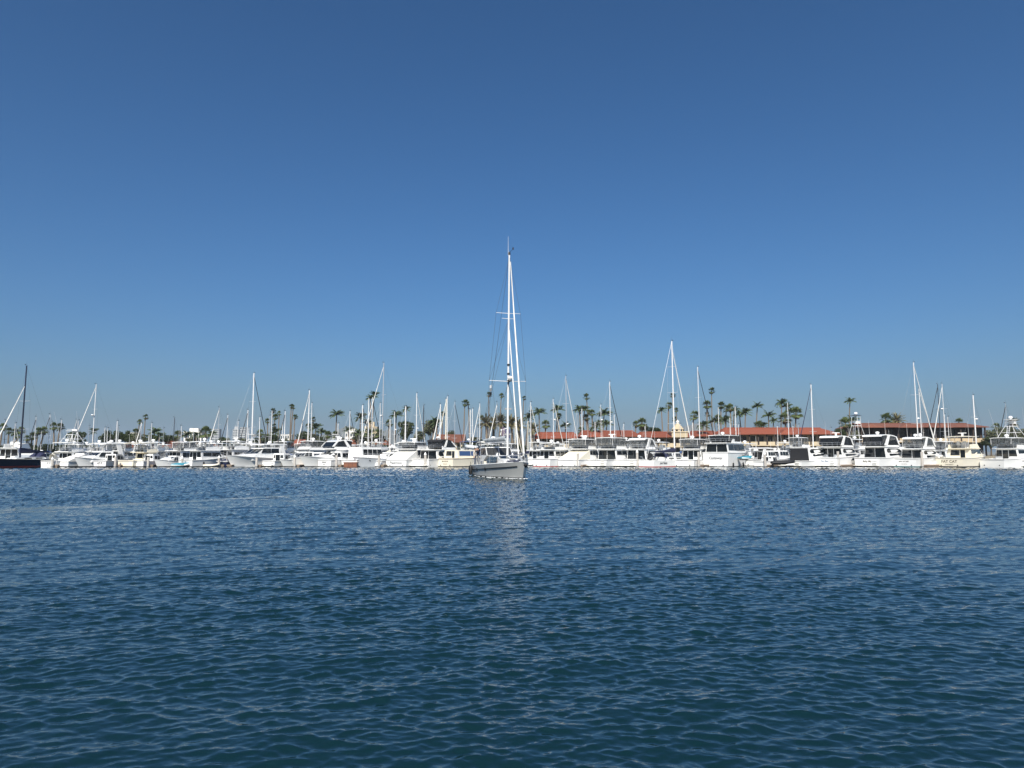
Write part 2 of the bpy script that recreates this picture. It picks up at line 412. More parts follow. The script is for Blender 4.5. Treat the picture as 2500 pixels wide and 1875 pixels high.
def open_array(root, x, z, w=1.3):
    b = MB(); b.lathe((x, 0, z), [(0.17, -0.02), (0.16, 0.3), (0.2, 0.32), (0.2, 0.42), (0.02, 0.44)], 10)
    o = b.build('radar_pedestal', 'white', root)
    MB().box(x-0.06, x+0.06, -w/2, w/2, z+0.44, z+0.56).build('radar_bar', 'white', o)
def fender(root, x, y, z, r=0.13, h=0.7, m='black'):
    b = MB(); b.lathe((x, y, z), [(0.02, 0), (r*0.8, 0.05), (r, 0.14), (r, h-0.14), (r*0.8, h-0.05), (0.03, h), (0.012, h+0.03), (0.010, h+0.35)], 10)
    return b.build('fender', m, root, 50)
def piece(root, name, m, quad_, t=0.012, back=0.03):
    return MB().panel(quad_, t, back).build(name, m, root, 0)
def both_sides(root, name, m, pts, hw, t=0.012):          # pts (x,z) listed so the port copy faces outwards
    for sg in (1, -1):
        q = [(x, sg*hw(x, z), z) for x, z in pts]
        a = sum(pts[i][0]*pts[(i+1) % len(pts)][1]-pts[(i+1) % len(pts)][0]*pts[i][1] for i in range(len(pts)))
        if (a > 0) == (sg > 0): q = q[::-1]
        piece(root, name, m, q, t)
def inflatable(root_name, label, cat, loc, rz, L=2.8, B=1.5, tube='grey', floor='grey', cover=None, group=None, tilt=0.0):
    root = empty(root_name, loc, rz); root.rotation_euler = (tilt, 0, rz); tag(root, label, cat, group)
    r = 0.2*B/1.5; y = B/2-r; pts = [(0, y, r+0.12), (L*0.55, y, r+0.13), (L*0.82, y*0.72, r+0.2), (L*0.97, y*0.3, r+0.27), (L, 0, r+0.29)]
    pts = pts + [(a, -b, c) for a, b, c in reversed(pts[:-1])]
    MB().tube(pts, r, 9).build('tube', tube, root, 60)
    b = MB(); b.add([(0.05, y*0.7, 0.2), (L*0.7, y*0.7, 0.22), (L*0.92, 0, 0.35), (L*0.7, -y*0.7, 0.22), (0.05, -y*0.7, 0.2), (0.0, 0, 0.0), (L*0.6, 0, 0.0)],
                    [(0, 5, 6, 1), (1, 6, 2), (4, 3, 6, 5), (3, 2, 6), (0, 1, 2, 3, 4), (0, 4, 5)]); b.build('bottom', floor, root)
    MB().box(-0.02, 0.06, -y*0.8, y*0.8, 0.15, 0.5).build('transom_board', 'wood', root)
    if cover:
        c = MB(); vv = []; ff = []; n = 9; k = 7
        for i in range(n):
            t = i/(n-1); w = (y+r*1.02)*(1 if t < 0.6 else max(0.05, 1-((t-0.6)/0.4)**2*0.95)); hh = 0.42+0.1*math.sin(math.pi*t)+0.1*t
            for j in range(k):
                a = math.pi*j/(k-1); vv.append((t*L*1.03-0.05, w*math.cos(a), 0.28+0.1*t+(hh)*math.sin(a)**0.6*0.75))
        for i in range(n-1):
            for j in range(k-1): ff.append((i*k+j, i*k+j+1, (i+1)*k+j+1, (i+1)*k+j))
        ff.append(tuple(reversed(range(k)))); c.add(vv, ff).build('cover', cover, root, 60)
    else:
        MB().box(L*0.3, L*0.36, -y, y, 0.42, 0.48).build('thwart', 'offwhite', root)
        e = MB(); e.box(-0.22, 0.0, -0.12, 0.12, 0.5, 0.9); e.box(-0.2, -0.08, -0.06, 0.06, -0.2, 0.5); e.build('outboard_motor', 'black', root)
    return root

def script_line(root, w, h, m, origin, X, Y, seed=1, name='lettering'):     # a painted name too small to read: joined strokes
    rng = random.Random(seed); X = Vector(X); Y = Vector(Y); o = Vector(origin); b = MB(); n = int(w/h*2.2); i = 0
    while i < n:
        k = rng.randint(4, 7); pts = []
        for j in range(k*2):
            s = (i+j*0.5)/n
            if s > 1: break
            a = (0.5 if j % 2 else -0.4)*(1.3 if rng.random() < 0.2 else rng.uniform(0.6, 1.0))
            pts.append(o+X*((s-0.5)*w)+Y*(a*h))
        if len(pts) > 1: b.tube(pts, h*0.11, 4)
        i += k+1
    return b.build(name, m, root)

# ------------------------------------------------------------------ motor boats
def motorboat(name, label, cat, u, az, L, B, Y=120.5, bow_ref=False, hull='white', top='white', fs=1.2, fb=2.0, boot='black', rub='grey',
              house=(0.28, 0.72), zt=3.0, rake=1.3, nwin=3, wz=(0.95, 0.25), win='glass', aft='door', aftm='glass', fly=None, fly_h=0.75, topz=None,
              top_x=None, encl=None, extras=(), title=None, title_m='letter_dark', title_size=0.45, title_shear=0.0, subtitle=None, group=None,
              canvas=None, tower=None, flare=0.36, ports=0, hullwin=0, aftdeck=None, detail=True, overhang=0.9, arch=False, foot=True, full=0.42, topm=None, sleek=False):
    az_r = R(az); rz = math.pi/2-az_r
    X = xw(u, Y)
    if bow_ref: X -= math.sin(az_r)*L*0.92; Y0 = Y-math.cos(az_r)*L*0.92
    else: Y0 = Y
    root = empty(name, (X, Y0, 0), rz); tag(root, label, cat, group)
    if foot: FOOT.append(foot_of(X, Y0, rz, -0.7, L, B/2))
    H = Hull(L, B, fs, fb, flare=flare, full=full); H.build(root, hull, boot, rub, 'white' if hull != 'cream' else 'cream')
    # cabin
    x0, x1 = house[0]*L, house[1]*L; zb = fs-0.25; wb = B/2*0.84; wt = B/2*0.74
    hw = lambda x, z: wb+(wt-wb)*(z-zb)/(zt-zb)
    def hwf(x, z):                       # narrows towards the bow
        t = max(0, (x/L-0.5)/0.5); return hw(x, z)*(1-0.5*t**1.5)
    foot_z = H.zs(house[1])+0.12
    prof = [(x0, zb), (x1+0.3, zb), (x1, foot_z), (x1-rake*0.93, zt-0.12), (x1-rake, zt), (x0, zt)]
    c = MB(); c.prism(prof, hwf); c.build('cabin', top, root, 25)
    # trunk cabin on the foredeck
    xt = min(0.9*L, x1+0.16*L)
    MB().prism([(x1-0.5, zb), (xt, H.zs(0.85)-0.1), (xt-0.35, foot_z+0.12), (x1-0.5, foot_z+0.42)], lambda x, z: hwf(x, z)*0.72*(1-0.35*max(0, (x-x1)/(xt-x1)))).build('trunk_cabin', top, root, 25)
    za, zc = zt-wz[0], zt-wz[1]
    xe = x1-rake*0.75
    lx0 = x0+0.35; span = (xe-lx0)
    if sleek:
        both_sides(root, 'window', win, [(lx0+0.1, za+0.25), (lx0+0.5, za+0.02), (xe-0.2, za+0.12), (xe+0.45, za+0.3), (xe-0.05, zc-0.18), (xe-0.9, zc-0.02), (lx0+0.7, zc), (lx0+0.25, zc-0.15)], hwf)
        both_sides(root, 'window', win, [(lx0+0.9, za-0.42), (lx0+1.2, za-0.52), (xe+0.3, za-0.3), (xe+0.75, za-0.12), (xe-0.2, za-0.1), (lx0+1.0, za-0.14)], hwf)
    for i in range(0 if sleek else nwin):
        a = lx0+span*i/nwin+0.06; bq = lx0+span*(i+1)/nwin-0.06
        if i == nwin-1: pts = [(a, za), (bq+0.35, za), (bq-0.05, zc), (a, zc)]
        else: pts = [(a, za), (bq, za), (bq, zc), (a, zc)]
        both_sides(root, 'window', win, pts, hwf)
    # windshield panes
    fx0, fz0, fx1, fz1 = x1, foot_z, x1-rake*0.93, zt-0.12
    def fp(y, k): return (fx0+(fx1-fx0)*k, y*(hwf(fx0+(fx1-fx0)*k, fz0+(fz1-fz0)*k)-0.08), fz0+(fz1-fz0)*k)
    for a, bq in ((-1, -0.36), (-0.32, 0.32), (0.36, 1)):
        piece(root, 'windshield', win, [fp(a, 0.3), fp(bq, 0.3), fp(bq, 0.9), fp(a, 0.9)], 0.012)
    # after bulkhead: door and window
    hb = lambda z: hw(x0, z)-0.12
    if aft == 'door':
        piece(root, 'saloon_door', aftm, [(x0, 0.62, fs-0.1), (x0, 0.62, zt-0.22), (x0, -0.3, zt-0.22), (x0, -0.3, fs-0.1)][::-1])
        piece(root, 'aft_window', aftm, [(x0, -0.4, fs+0.5), (x0, -0.4, zt-0.22), (x0, -hb(zt), zt-0.22), (x0, -hb(fs), fs+0.5)][::-1])
        piece(root, 'aft_window', aftm, [(x0, hb(fs), fs+0.5), (x0, hb(zt), zt-0.22), (x0, 0.72, zt-0.22), (x0, 0.72, fs+0.5)][::-1])
    elif aft == 'wide':
        piece(root, 'aft_window', aftm, [(x0, hb(fs)*0.75, fs+0.45), (x0, hb(zt)*0.75, zt-0.2), (x0, -0.15, zt-0.2), (x0, -0.15, fs+0.45)][::-1])
        piece(root, 'saloon_door', aftm, [(x0, -0.25, fs+0.05), (x0, -0.25, zt-0.2), (x0, -hb(zt)*0.62, zt-0.2), (x0, -hb(zt)*0.62, fs+0.05)][::-1])
    elif aft == 'full':
        piece(root, 'aft_window', aftm, [(x0, hb(fs), fs+0.1), (x0, hb(zt), zt-0.18), (x0, 0.04, zt-0.18), (x0, 0.04, fs+0.1)][::-1])
        piece(root, 'saloon_door', aftm, [(x0, -0.04, fs+0.05), (x0, -0.04, zt-0.18), (x0, -hb(zt), zt-0.18), (x0, -hb(fs), fs+0.05)][::-1])
    elif aft == 'cover':
        piece(root, 'cockpit_cover', aftm, [(x0-0.02, hb(fs)+0.1, fs), (x0-0.02, hb(zt)+0.08, zt-0.1), (x0-0.02, -hb(zt)-0.08, zt-0.1), (x0-0.02, -hb(fs)-0.1, fs)][::-1], 0.03)
    # cockpit coaming, transom door and platform
    co = MB()
    bq = H.beam(0.05)
    for sg in (1, -1): co.box(0.0, x0, sg*(bq-0.02)-0.14*(sg > 0), sg*(bq-0.02)+0.14*(sg < 0), fs-0.06, fs+0.09)
    co.box(0.0, 0.16, -bq+0.12, bq-0.12, fs-0.06, fs+0.088); co.build('covering_board', 'white' if hull != 'cream' else 'cream', root)
    zr_ = fs-0.1; bt_ = H.side(0, zr_/fs).y
    MB().tube([(-0.015, bt_, zr_), (-0.02, 0, zr_), (-0.015, -bt_, zr_)], 0.03, 5).build('transom_rail', rub or 'grey', root)
    if detail and fs > 1.1 and 'platform' not in extras:
        for yy in (-0.55, 0.55): MB().lathe((-0.03, yy*B/2, 0.3), [(0.1, 0), (0.1, 0.06), (0.06, 0.07)], 8, axis='x').build('exhaust_outlet', 'black', root)
    if 'platform' in extras:
        for k in range(3): MB().box(-0.28+0.1*k, 0.02, -B*0.36, -B*0.2, 0.36+0.3*k, 0.42+0.3*k).build('boarding_step', 'offwhite', root)
        MB().box(-0.75, 0.0, -B/2*0.86, B/2*0.86, 0.22, 0.32).build('swim_platform', 'offwhite', root)
    if 'gate' in extras:
        piece(root, 'transom_door', 'offwhite', [(0, -B*0.2, 0.35), (0, -B*0.2, fs-0.05), (0, -B*0.36, fs-0.05), (0, -B*0.36, 0.35)][::-1], 0.01)
    if title and title.startswith('~'):
        script_line(root, float(title[1:]), title_size*0.55, title_m, (-0.02, 0, fs*0.66), (0, -1, 0), (0, 0, 1), int(u))
        script_line(root, float(title[1:])*0.6, title_size*0.3, title_m, (-0.02, 0, fs*0.36), (0, -1, 0), (0, 0, 1), int(u)+1, 'hailing_port')
    elif title:
        lettering(title, title_size, title_m, root, (-0.02, 0, fs*0.62), (0, -1, 0), (0, 0, 1), title_shear, bold=0.006)
        if subtitle: lettering(subtitle, title_size*0.4, title_m, root, (-0.02, 0, fs*0.28), (0, -1, 0), (0, 0, 1), 0, name='hailing_port')
    for i in range(ports):
        t = 0.5+0.28*i/max(1, ports-1) if ports > 1 else 0.6
        for sg in (1, -1):
            p = H.side(t, 0.72); b = MB(); b.lathe((0, 0, 0), [(0.14, -0.03), (0.14, 0.02), (0.02, 0.025)], 10)
            o = b.build('portlight', 'glass', root); o.location = (p.x, sg*(p.y+0.004), p.z); o.rotation_euler = (-sg*R(80), 0, 0)
    for i in range(hullwin):
        t0, t1 = 0.40+0.17*i, 0.53+0.17*i
        for sg in (1, -1):
            q = [H.side(t0, 0.62), H.side(t1, 0.62), H.side(t1-0.01, 0.84), H.side(t0+0.03, 0.84)]
            q = [(p.x, sg*(p.y+0.012), p.z) for p in q]
            piece(root, 'hull_window', 'glass', q if sg < 0 else q[::-1], 0.012, 0.05)
    # flybridge
    deckz = zt
    tm = topm or top
    if fly:
        f0, f1 = fly[0]*L, fly[1]*L
        d = MB(); d.prism([(min(f0, x0)-overhang, zt+0.002), (x1-rake+0.25, zt+0.002), (x1-rake+0.1, zt+0.11), (min(f0, x0)-overhang, zt+0.11)], lambda x, z: wt+0.16); d.build('flybridge_deck', top, root)
        w2 = wt+0.05
        cc = MB(); z2 = zt+0.112
        for sg in (1, -1):
            cc.add([(f0, sg*w2, z2), (f1, sg*w2, z2), (f1-0.5, sg*(w2-0.1), z2+fly_h), (f0, sg*(w2-0.06), z2+fly_h*0.8),
                    (f0, sg*(w2-0.12), z2), (f1-0.2, sg*(w2-0.12), z2), (f1-0.55, sg*(w2-0.18), z2+fly_h), (f0, sg*(w2-0.14), z2+fly_h*0.8)],
                   [(0, 1, 2, 3), (4, 7, 6, 5), (3, 2, 6, 7), (0, 3, 7, 4), (1, 5, 6, 2), (0, 4, 5, 1)])
        cc.prism([(f1-0.15, z2), (f1+0.35, z2), (f1-0.35, z2+fly_h), (f1-0.65, z2+fly_h)], lambda x, z: w2-0.06*(z-z2)/fly_h)
        cc.build('flybridge_coaming', top, root, 25)
        ra = MB()                         # after rail of the flybridge
        xr = min(f0, x0)-overhang+0.1
        ra.tube([(f0, w2, z2+0.7), (xr, w2, z2+0.7), (xr, -w2, z2+0.7), (f0, -w2, z2+0.7)], 0.022, 5)
        ra.tube([(f0, w2, z2+0.38), (xr, w2, z2+0.38), (xr, -w2, z2+0.38), (f0, -w2, z2+0.38)], 0.016, 4)
        for k in range(5): ra.tube([(xr, -w2+2*w2*k/4, z2), (xr, -w2+2*w2*k/4, z2+0.7)], 0.018, 4)
        ra.build('flybridge_rail', 'steel', root)
        if detail:
            h_ = MB(); h_.prism([(f1-1.3, z2), (f1-0.75, z2), (f1-0.8, z2+1.0), (f1-1.15, z2+1.05)], lambda x, z: 0.55); h_.build('helm_console', 'white', root)
            for yy in (-0.5, 0.5):
                s_ = MB(); s_.box(f1-2.3, f1-1.8, yy-0.24, yy+0.24, z2+0.55, z2+0.68); s_.box(f1-2.36, f1-2.24, yy-0.24, yy+0.24, z2+0.6, z2+1.2); s_.tube([(f1-2.05, yy, z2), (f1-2.05, yy, z2+0.55)], 0.06, 6)
                s_.build('helm_seat', 'white_cloth', root)
        if topz:
            t0, t1 = (top_x[0]*L, top_x[1]*L) if top_x else (f0-0.3, f1-0.3)
            wq = w2+0.1
            if sleek:
                zl = z2+fly_h*0.6; tF = f1+0.55; d_ = t1-t0; hs = lambda x, z: w2-0.02-0.06*max(0, (z-zl))
                out = [(t0, topz-0.16), (t0+0.12, topz-0.02), (t0+d_*0.3, topz+0.1), (t0+d_*0.62, topz+0.06), (t0+d_*0.85, topz-0.06), (t1, topz-0.22)]
                inn = [(x, z-0.15) for x, z in out]
                MB().prism(out+inn[::-1], hs).build('hardtop', tm, root, 40)
                for sg in (1, -1):
                    for q, nm in (([(t1-0.3, topz-0.26), (t1+0.05, topz-0.24), (tF+0.1, zl-0.05), (tF-0.35, zl-0.05)], 'windshield_pillar'), ([(t0+d_*0.42, topz-0.05), (t0+d_*0.56, topz-0.05), (t0+d_*0.34, zl-0.1), (t0+d_*0.12, zl-0.1)], 'arch_leg')):
                        p3 = [(x, sg*(hs(x, z)+0.02), z) for x, z in q]; MB().panel(p3 if sg > 0 else p3[::-1], 0.03, 0.06).build(nm, top, root, 0)
                both_sides(root, 'enclosure_panel', encl, [(t0+0.25, zl-0.05), (t0+d_*0.3, zl-0.05), (t0+d_*0.45, topz-0.12), (t0+0.3, topz-0.18)], hs, 0.004)
                both_sides(root, 'enclosure_panel', encl, [(t0+d_*0.36, zl-0.05), (tF-0.3, zl-0.05), (t1-0.25, topz-0.3), (t0+d_*0.55, topz-0.12)], hs, 0.004)
                for a, bb in ((-0.97, -0.34), (-0.32, 0.32), (0.34, 0.97)):
                    piece(root, 'windshield', 'glass', [(tF-0.05, a*hs(0, zl), zl-0.05), (tF-0.05, bb*hs(0, zl), zl-0.05), (t1, bb*hs(0, topz), topz-0.3), (t1, a*hs(0, topz), topz-0.3)], 0.01)
                    piece(root, 'enclosure_panel', encl, [(t0+0.22, a*hs(0, zl), zl-0.1), (t0+0.22, bb*hs(0, zl), zl-0.1), (t0+0.12, bb*hs(0, topz), topz-0.2), (t0+0.12, a*hs(0, topz), topz-0.2)][::-1], 0.004, 0.004)
            tp = MB(); n = 7; vv = []; ff = []
            for i in range(n):
                s = i/(n-1); x = t0+(t1-t0)*s
                for j in range(7):
                    q = -1+2*j/6; cam_ = 0.10*(1-q*q)+0.05*math.sin(math.pi*s)
                    vv.append((x, q*wq*(1-0.12*max(0, (s-0.75)/0.25)**2), topz-0.02+cam_))
            for x_ in (0,):
                for i in range(n-1):
                    for j in range(6): ff.append((i*7+j, (i+1)*7+j, (i+1)*7+j+1, i*7+j+1))
            nn = len(vv); vv += [(x, y, z-0.09) for x, y, z in vv]
            ff += [tuple(reversed([q+nn for q in f])) for f in ff]
            edge = [j for j in range(7)] + [i*7+6 for i in range(1, n)] + [(n-1)*7+j for j in range(5, -1, -1)] + [i*7 for i in range(n-2, 0, -1)]
            for a, bb in zip(edge, edge[1:]+edge[:1]): ff.append((a, bb, bb+nn, a+nn))
            if not sleek: tp.add(vv, ff); tp.build('hardtop', tm, root, 40)
            for sg in (() if sleek else (1, -1)):
                for xx, xl in ((t0+0.12, t0+0.05), (t0+(t1-t0)*0.5, t0+(t1-t0)*0.5), (t1-0.35, f1-0.5)):
                    MB().tube([(xl, sg*(w2-0.1), z2+fly_h*0.75), (xx, sg*(w2-0.02), topz-0.06)], 0.035, 5).build('hardtop_post', 'mast_white', root)
            if arch and not sleek:
                for sg in (1, -1):
                    xa = f0+0.2
                    MB().add([(xa-0.2, sg*w2, z2), (xa+1.0, sg*w2, z2), (xa+1.1, sg*(w2-0.05), topz), (xa+0.3, sg*(w2-0.05), topz),
                              (xa-0.2, sg*(w2-0.12), z2), (xa+1.0, sg*(w2-0.12), z2), (xa+1.1, sg*(w2-0.15), topz), (xa+0.3, sg*(w2-0.15), topz)],
                             [(0, 1, 2, 3), (4, 7, 6, 5), (0, 3, 7, 4), (1, 5, 6, 2), (0, 4, 5, 1), (3, 2, 6, 7)]).build('arch_leg', top, root)
            if encl and not sleek:
                zl, zh = z2+fly_h*0.55, topz-0.1
                wl_, wh_ = w2-0.05, w2
                xs = [t0+0.1, t0+(t1-t0)*0.36, t0+(t1-t0)*0.68, t1-0.3]
                for i in range(3):
                    for sg in (1, -1):
                        a, bb = xs[i]+0.03, xs[i+1]-0.03
                        q = [(a, sg*wl_, zl), (bb+(0.5 if i == 2 else 0), sg*wl_, zl), (bb, sg*wh_, zh), (a, sg*wh_, zh)]
                        piece(root, 'enclosure_panel', encl, q if sg < 0 else q[::-1], 0.004, 0.004)
                ys = [-wl_, -wl_*0.33, wl_*0.33, wl_]
                for i in range(3):
                    a, bb = ys[i]+0.04, ys[i+1]-0.04
                    piece(root, 'enclosure_panel', encl, [(t0+0.08, bb, zl), (t0+0.1, bb, zh), (t0+0.1, a, zh), (t0+0.08, a, zl)][::-1], 0.004, 0.004)
                    piece(root, 'enclosure_panel', encl, [(t1+0.2, a, zl), (t1+0.2, bb, zl), (t1-0.28, bb, zh), (t1-0.28, a, zh)], 0.004, 0.004)
            deckz = topz+0.13
        xm = (t0+t1)/2 if topz else f1-0.9
    else:
        xm = (x0+x1-rake)/2; deckz = zt
        if topz:                          # roof stretched aft over the cockpit on a raked arch
            t0, t1 = (top_x[0]*L, top_x[1]*L) if top_x else (x0-1.8, x1-rake)
            MB().prism([(t0, topz-0.12), (t1+0.2, topz-0.2), (t1, topz-0.02), (t0+(t1-t0)*0.5, topz+0.1), (t0, topz)], lambda x, z: wt+0.12).build('hardtop', tm, root, 30)
            for sg in (1, -1):
                xq = t0+0.9
                MB().add([(xq-1.1, sg*(wt+0.1), fs), (xq-0.3, sg*(wt+0.1), fs), (xq+0.6, sg*(wt+0.06), topz-0.12), (xq-0.2, sg*(wt+0.06), topz-0.12),
                          (xq-1.1, sg*(wt-0.02), fs), (xq-0.3, sg*(wt-0.02), fs), (xq+0.6, sg*(wt-0.06), topz-0.12), (xq-0.2, sg*(wt-0.06), topz-0.12)],
                         [(0, 1, 2, 3), (4, 7, 6, 5), (0, 3, 7, 4), (1, 5, 6, 2), (0, 4, 5, 1), (3, 2, 6, 7)]).build('arch_leg', top, root)
            deckz = topz+0.05; xm = (t0+t1)/2
            if encl:
                both_sides(root, 'enclosure_panel', encl, [(t0+0.9, zt-1.2), (x0+0.1, zt-1.2), (x0+0.3, topz-0.18), (t0+1.2, topz-0.18)], lambda x, z: wt+0.05, 0.004)
    if canvas:                            # sloping cockpit cover
        zc1, zc0 = zt-0.15, fs+0.12
        cv = MB(); vv = []; ff = []
        for i in range(7):
            s = i/6; x = 0.12+(x0-0.1)*s; z = zc0+(zc1-zc0)*(s**0.8)-0.06*math.sin(math.pi*s); w = bq*(1-0.1*s)
            for q in (-1, -0.97, -0.4, 0.4, 0.97, 1): vv.append((x, q*w, (fs if abs(q) == 1 else z-0.04*abs(math.sin(3*q)))))
        for i in range(6):
            for j in range(5): ff.append((i*6+j, (i+1)*6+j, (i+1)*6+j+1, i*6+j+1))
        cv.add(vv, ff).build('cockpit_cover', canvas, root, 30)
    if 'rail' in extras: rail(root, H, 0.5, 0.99)
    if 'fullrail' in extras: rail(root, H, 0.02, 0.99, 0.7)
    if 'dome' in extras: dome(root, xm, 0.3, deckz)
    if 'dome2' in extras: dome(root, xm-0.4, -0.7, deckz, 0.27, 0.55)
    if 'array' in extras: open_array(root, xm+0.3, deckz)
    if 'whips' in extras:
        for sg in (1, -1): whip(root, xm-0.6, sg*wt*0.8, deckz-0.1, 2.6)
    if 'whip' in extras: whip(root, xm-0.3, wt*0.7, deckz-0.1, 2.2)
    if 'outriggers' in extras:
        for sg in (1, -1):
            MB().tube([(x1-rake-0.6, sg*(wt+0.1), zt-0.1), (x1-rake-1.4, sg*(wt+0.7), zt+3.2), (x1-rake-2.4, sg*(wt+1.1), zt+7.0)], 0.03, 5, 0.01).build('outrigger', 'alu', root)
    if 'fenders' in extras:
        for t in (0.12, 0.42):
            p = H.side(t, 0.8); fender(root, p.x, -p.y-0.16, 0.05)
    if 'dinghy_chocks' in extras:
        MB().box(-0.7, -0.1, -0.9, -0.8, 0.3, 0.5).box(-0.7, -0.1, 0.8, 0.9, 0.3, 0.5).build('dinghy_chock', 'black', root)
    if 'anchor' in extras:
        b = MB(); b.box(L-0.25, L+0.25, -0.12, 0.12, fb-0.06, fb+0.02); b.build('bow_pulpit', 'white', root)
    if tower:                             # tuna tower: splayed pipe legs, platform, belly band, top hat
        zb_, zm, zt_ = tower; cx_ = (f0+f1)/2 if fly else (x0+x1)/2-0.5
        tw = MB()
        for sx in (-1, 1):
            for sg in (-1, 1):
                tw.tube([(cx_+sx*1.3, sg*(wt-0.05), zb_), (cx_+sx*0.62, sg*0.62, zm), (cx_+sx*0.5, sg*0.55, zt_)], 0.035, 5)
        for zz, k in ((zb_+(zm-zb_)*0.45, 0.98), (zm, 0.62), (zm+0.9, 0.6)):
            k2 = k; tw.tube([(cx_-k2, -k2, zz), (cx_+k2, -k2, zz), (cx_+k2, k2, zz), (cx_-k2, k2, zz), (cx_-k2, -k2, zz)], 0.028, 5)
        tw.build('tower_frame', 'mast_white', root)
        MB().box(cx_-0.65, cx_+0.65, -0.65, 0.65, zm-0.05, zm+0.02).build('tower_platform', 'white', root)
        MB().box(cx_+0.3, cx_+0.6, -0.5, 0.5, zm+0.4, zm+0.95).build('tower_console', 'white', root)
        MB().box(cx_-0.75, cx_+0.75, -0.72, 0.72, zt_, zt_+0.06).build('tower_top', 'navy_cloth' if 'tower_dark' in extras else tm, root)
        ld = MB()
        for sg in (-1, 1): ld.tube([(cx_-1.35, sg*0.2, zb_-0.3), (cx_-0.65, sg*0.2, zm)], 0.022, 4)
        for k in range(7):
            s = k/6; ld.tube([(cx_-1.35+0.7*s, -0.2, zb_-0.3+(zm-zb_+0.3)*s), (cx_-1.35+0.7*s, 0.2, zb_-0.3+(zm-zb_+0.3)*s)], 0.018, 4)
        ld.build('tower_ladder', 'alu', root)
        if 'tower_dome' in extras: dome(root, cx_, 0, zt_+0.06, 0.33, 0.6)
    return root

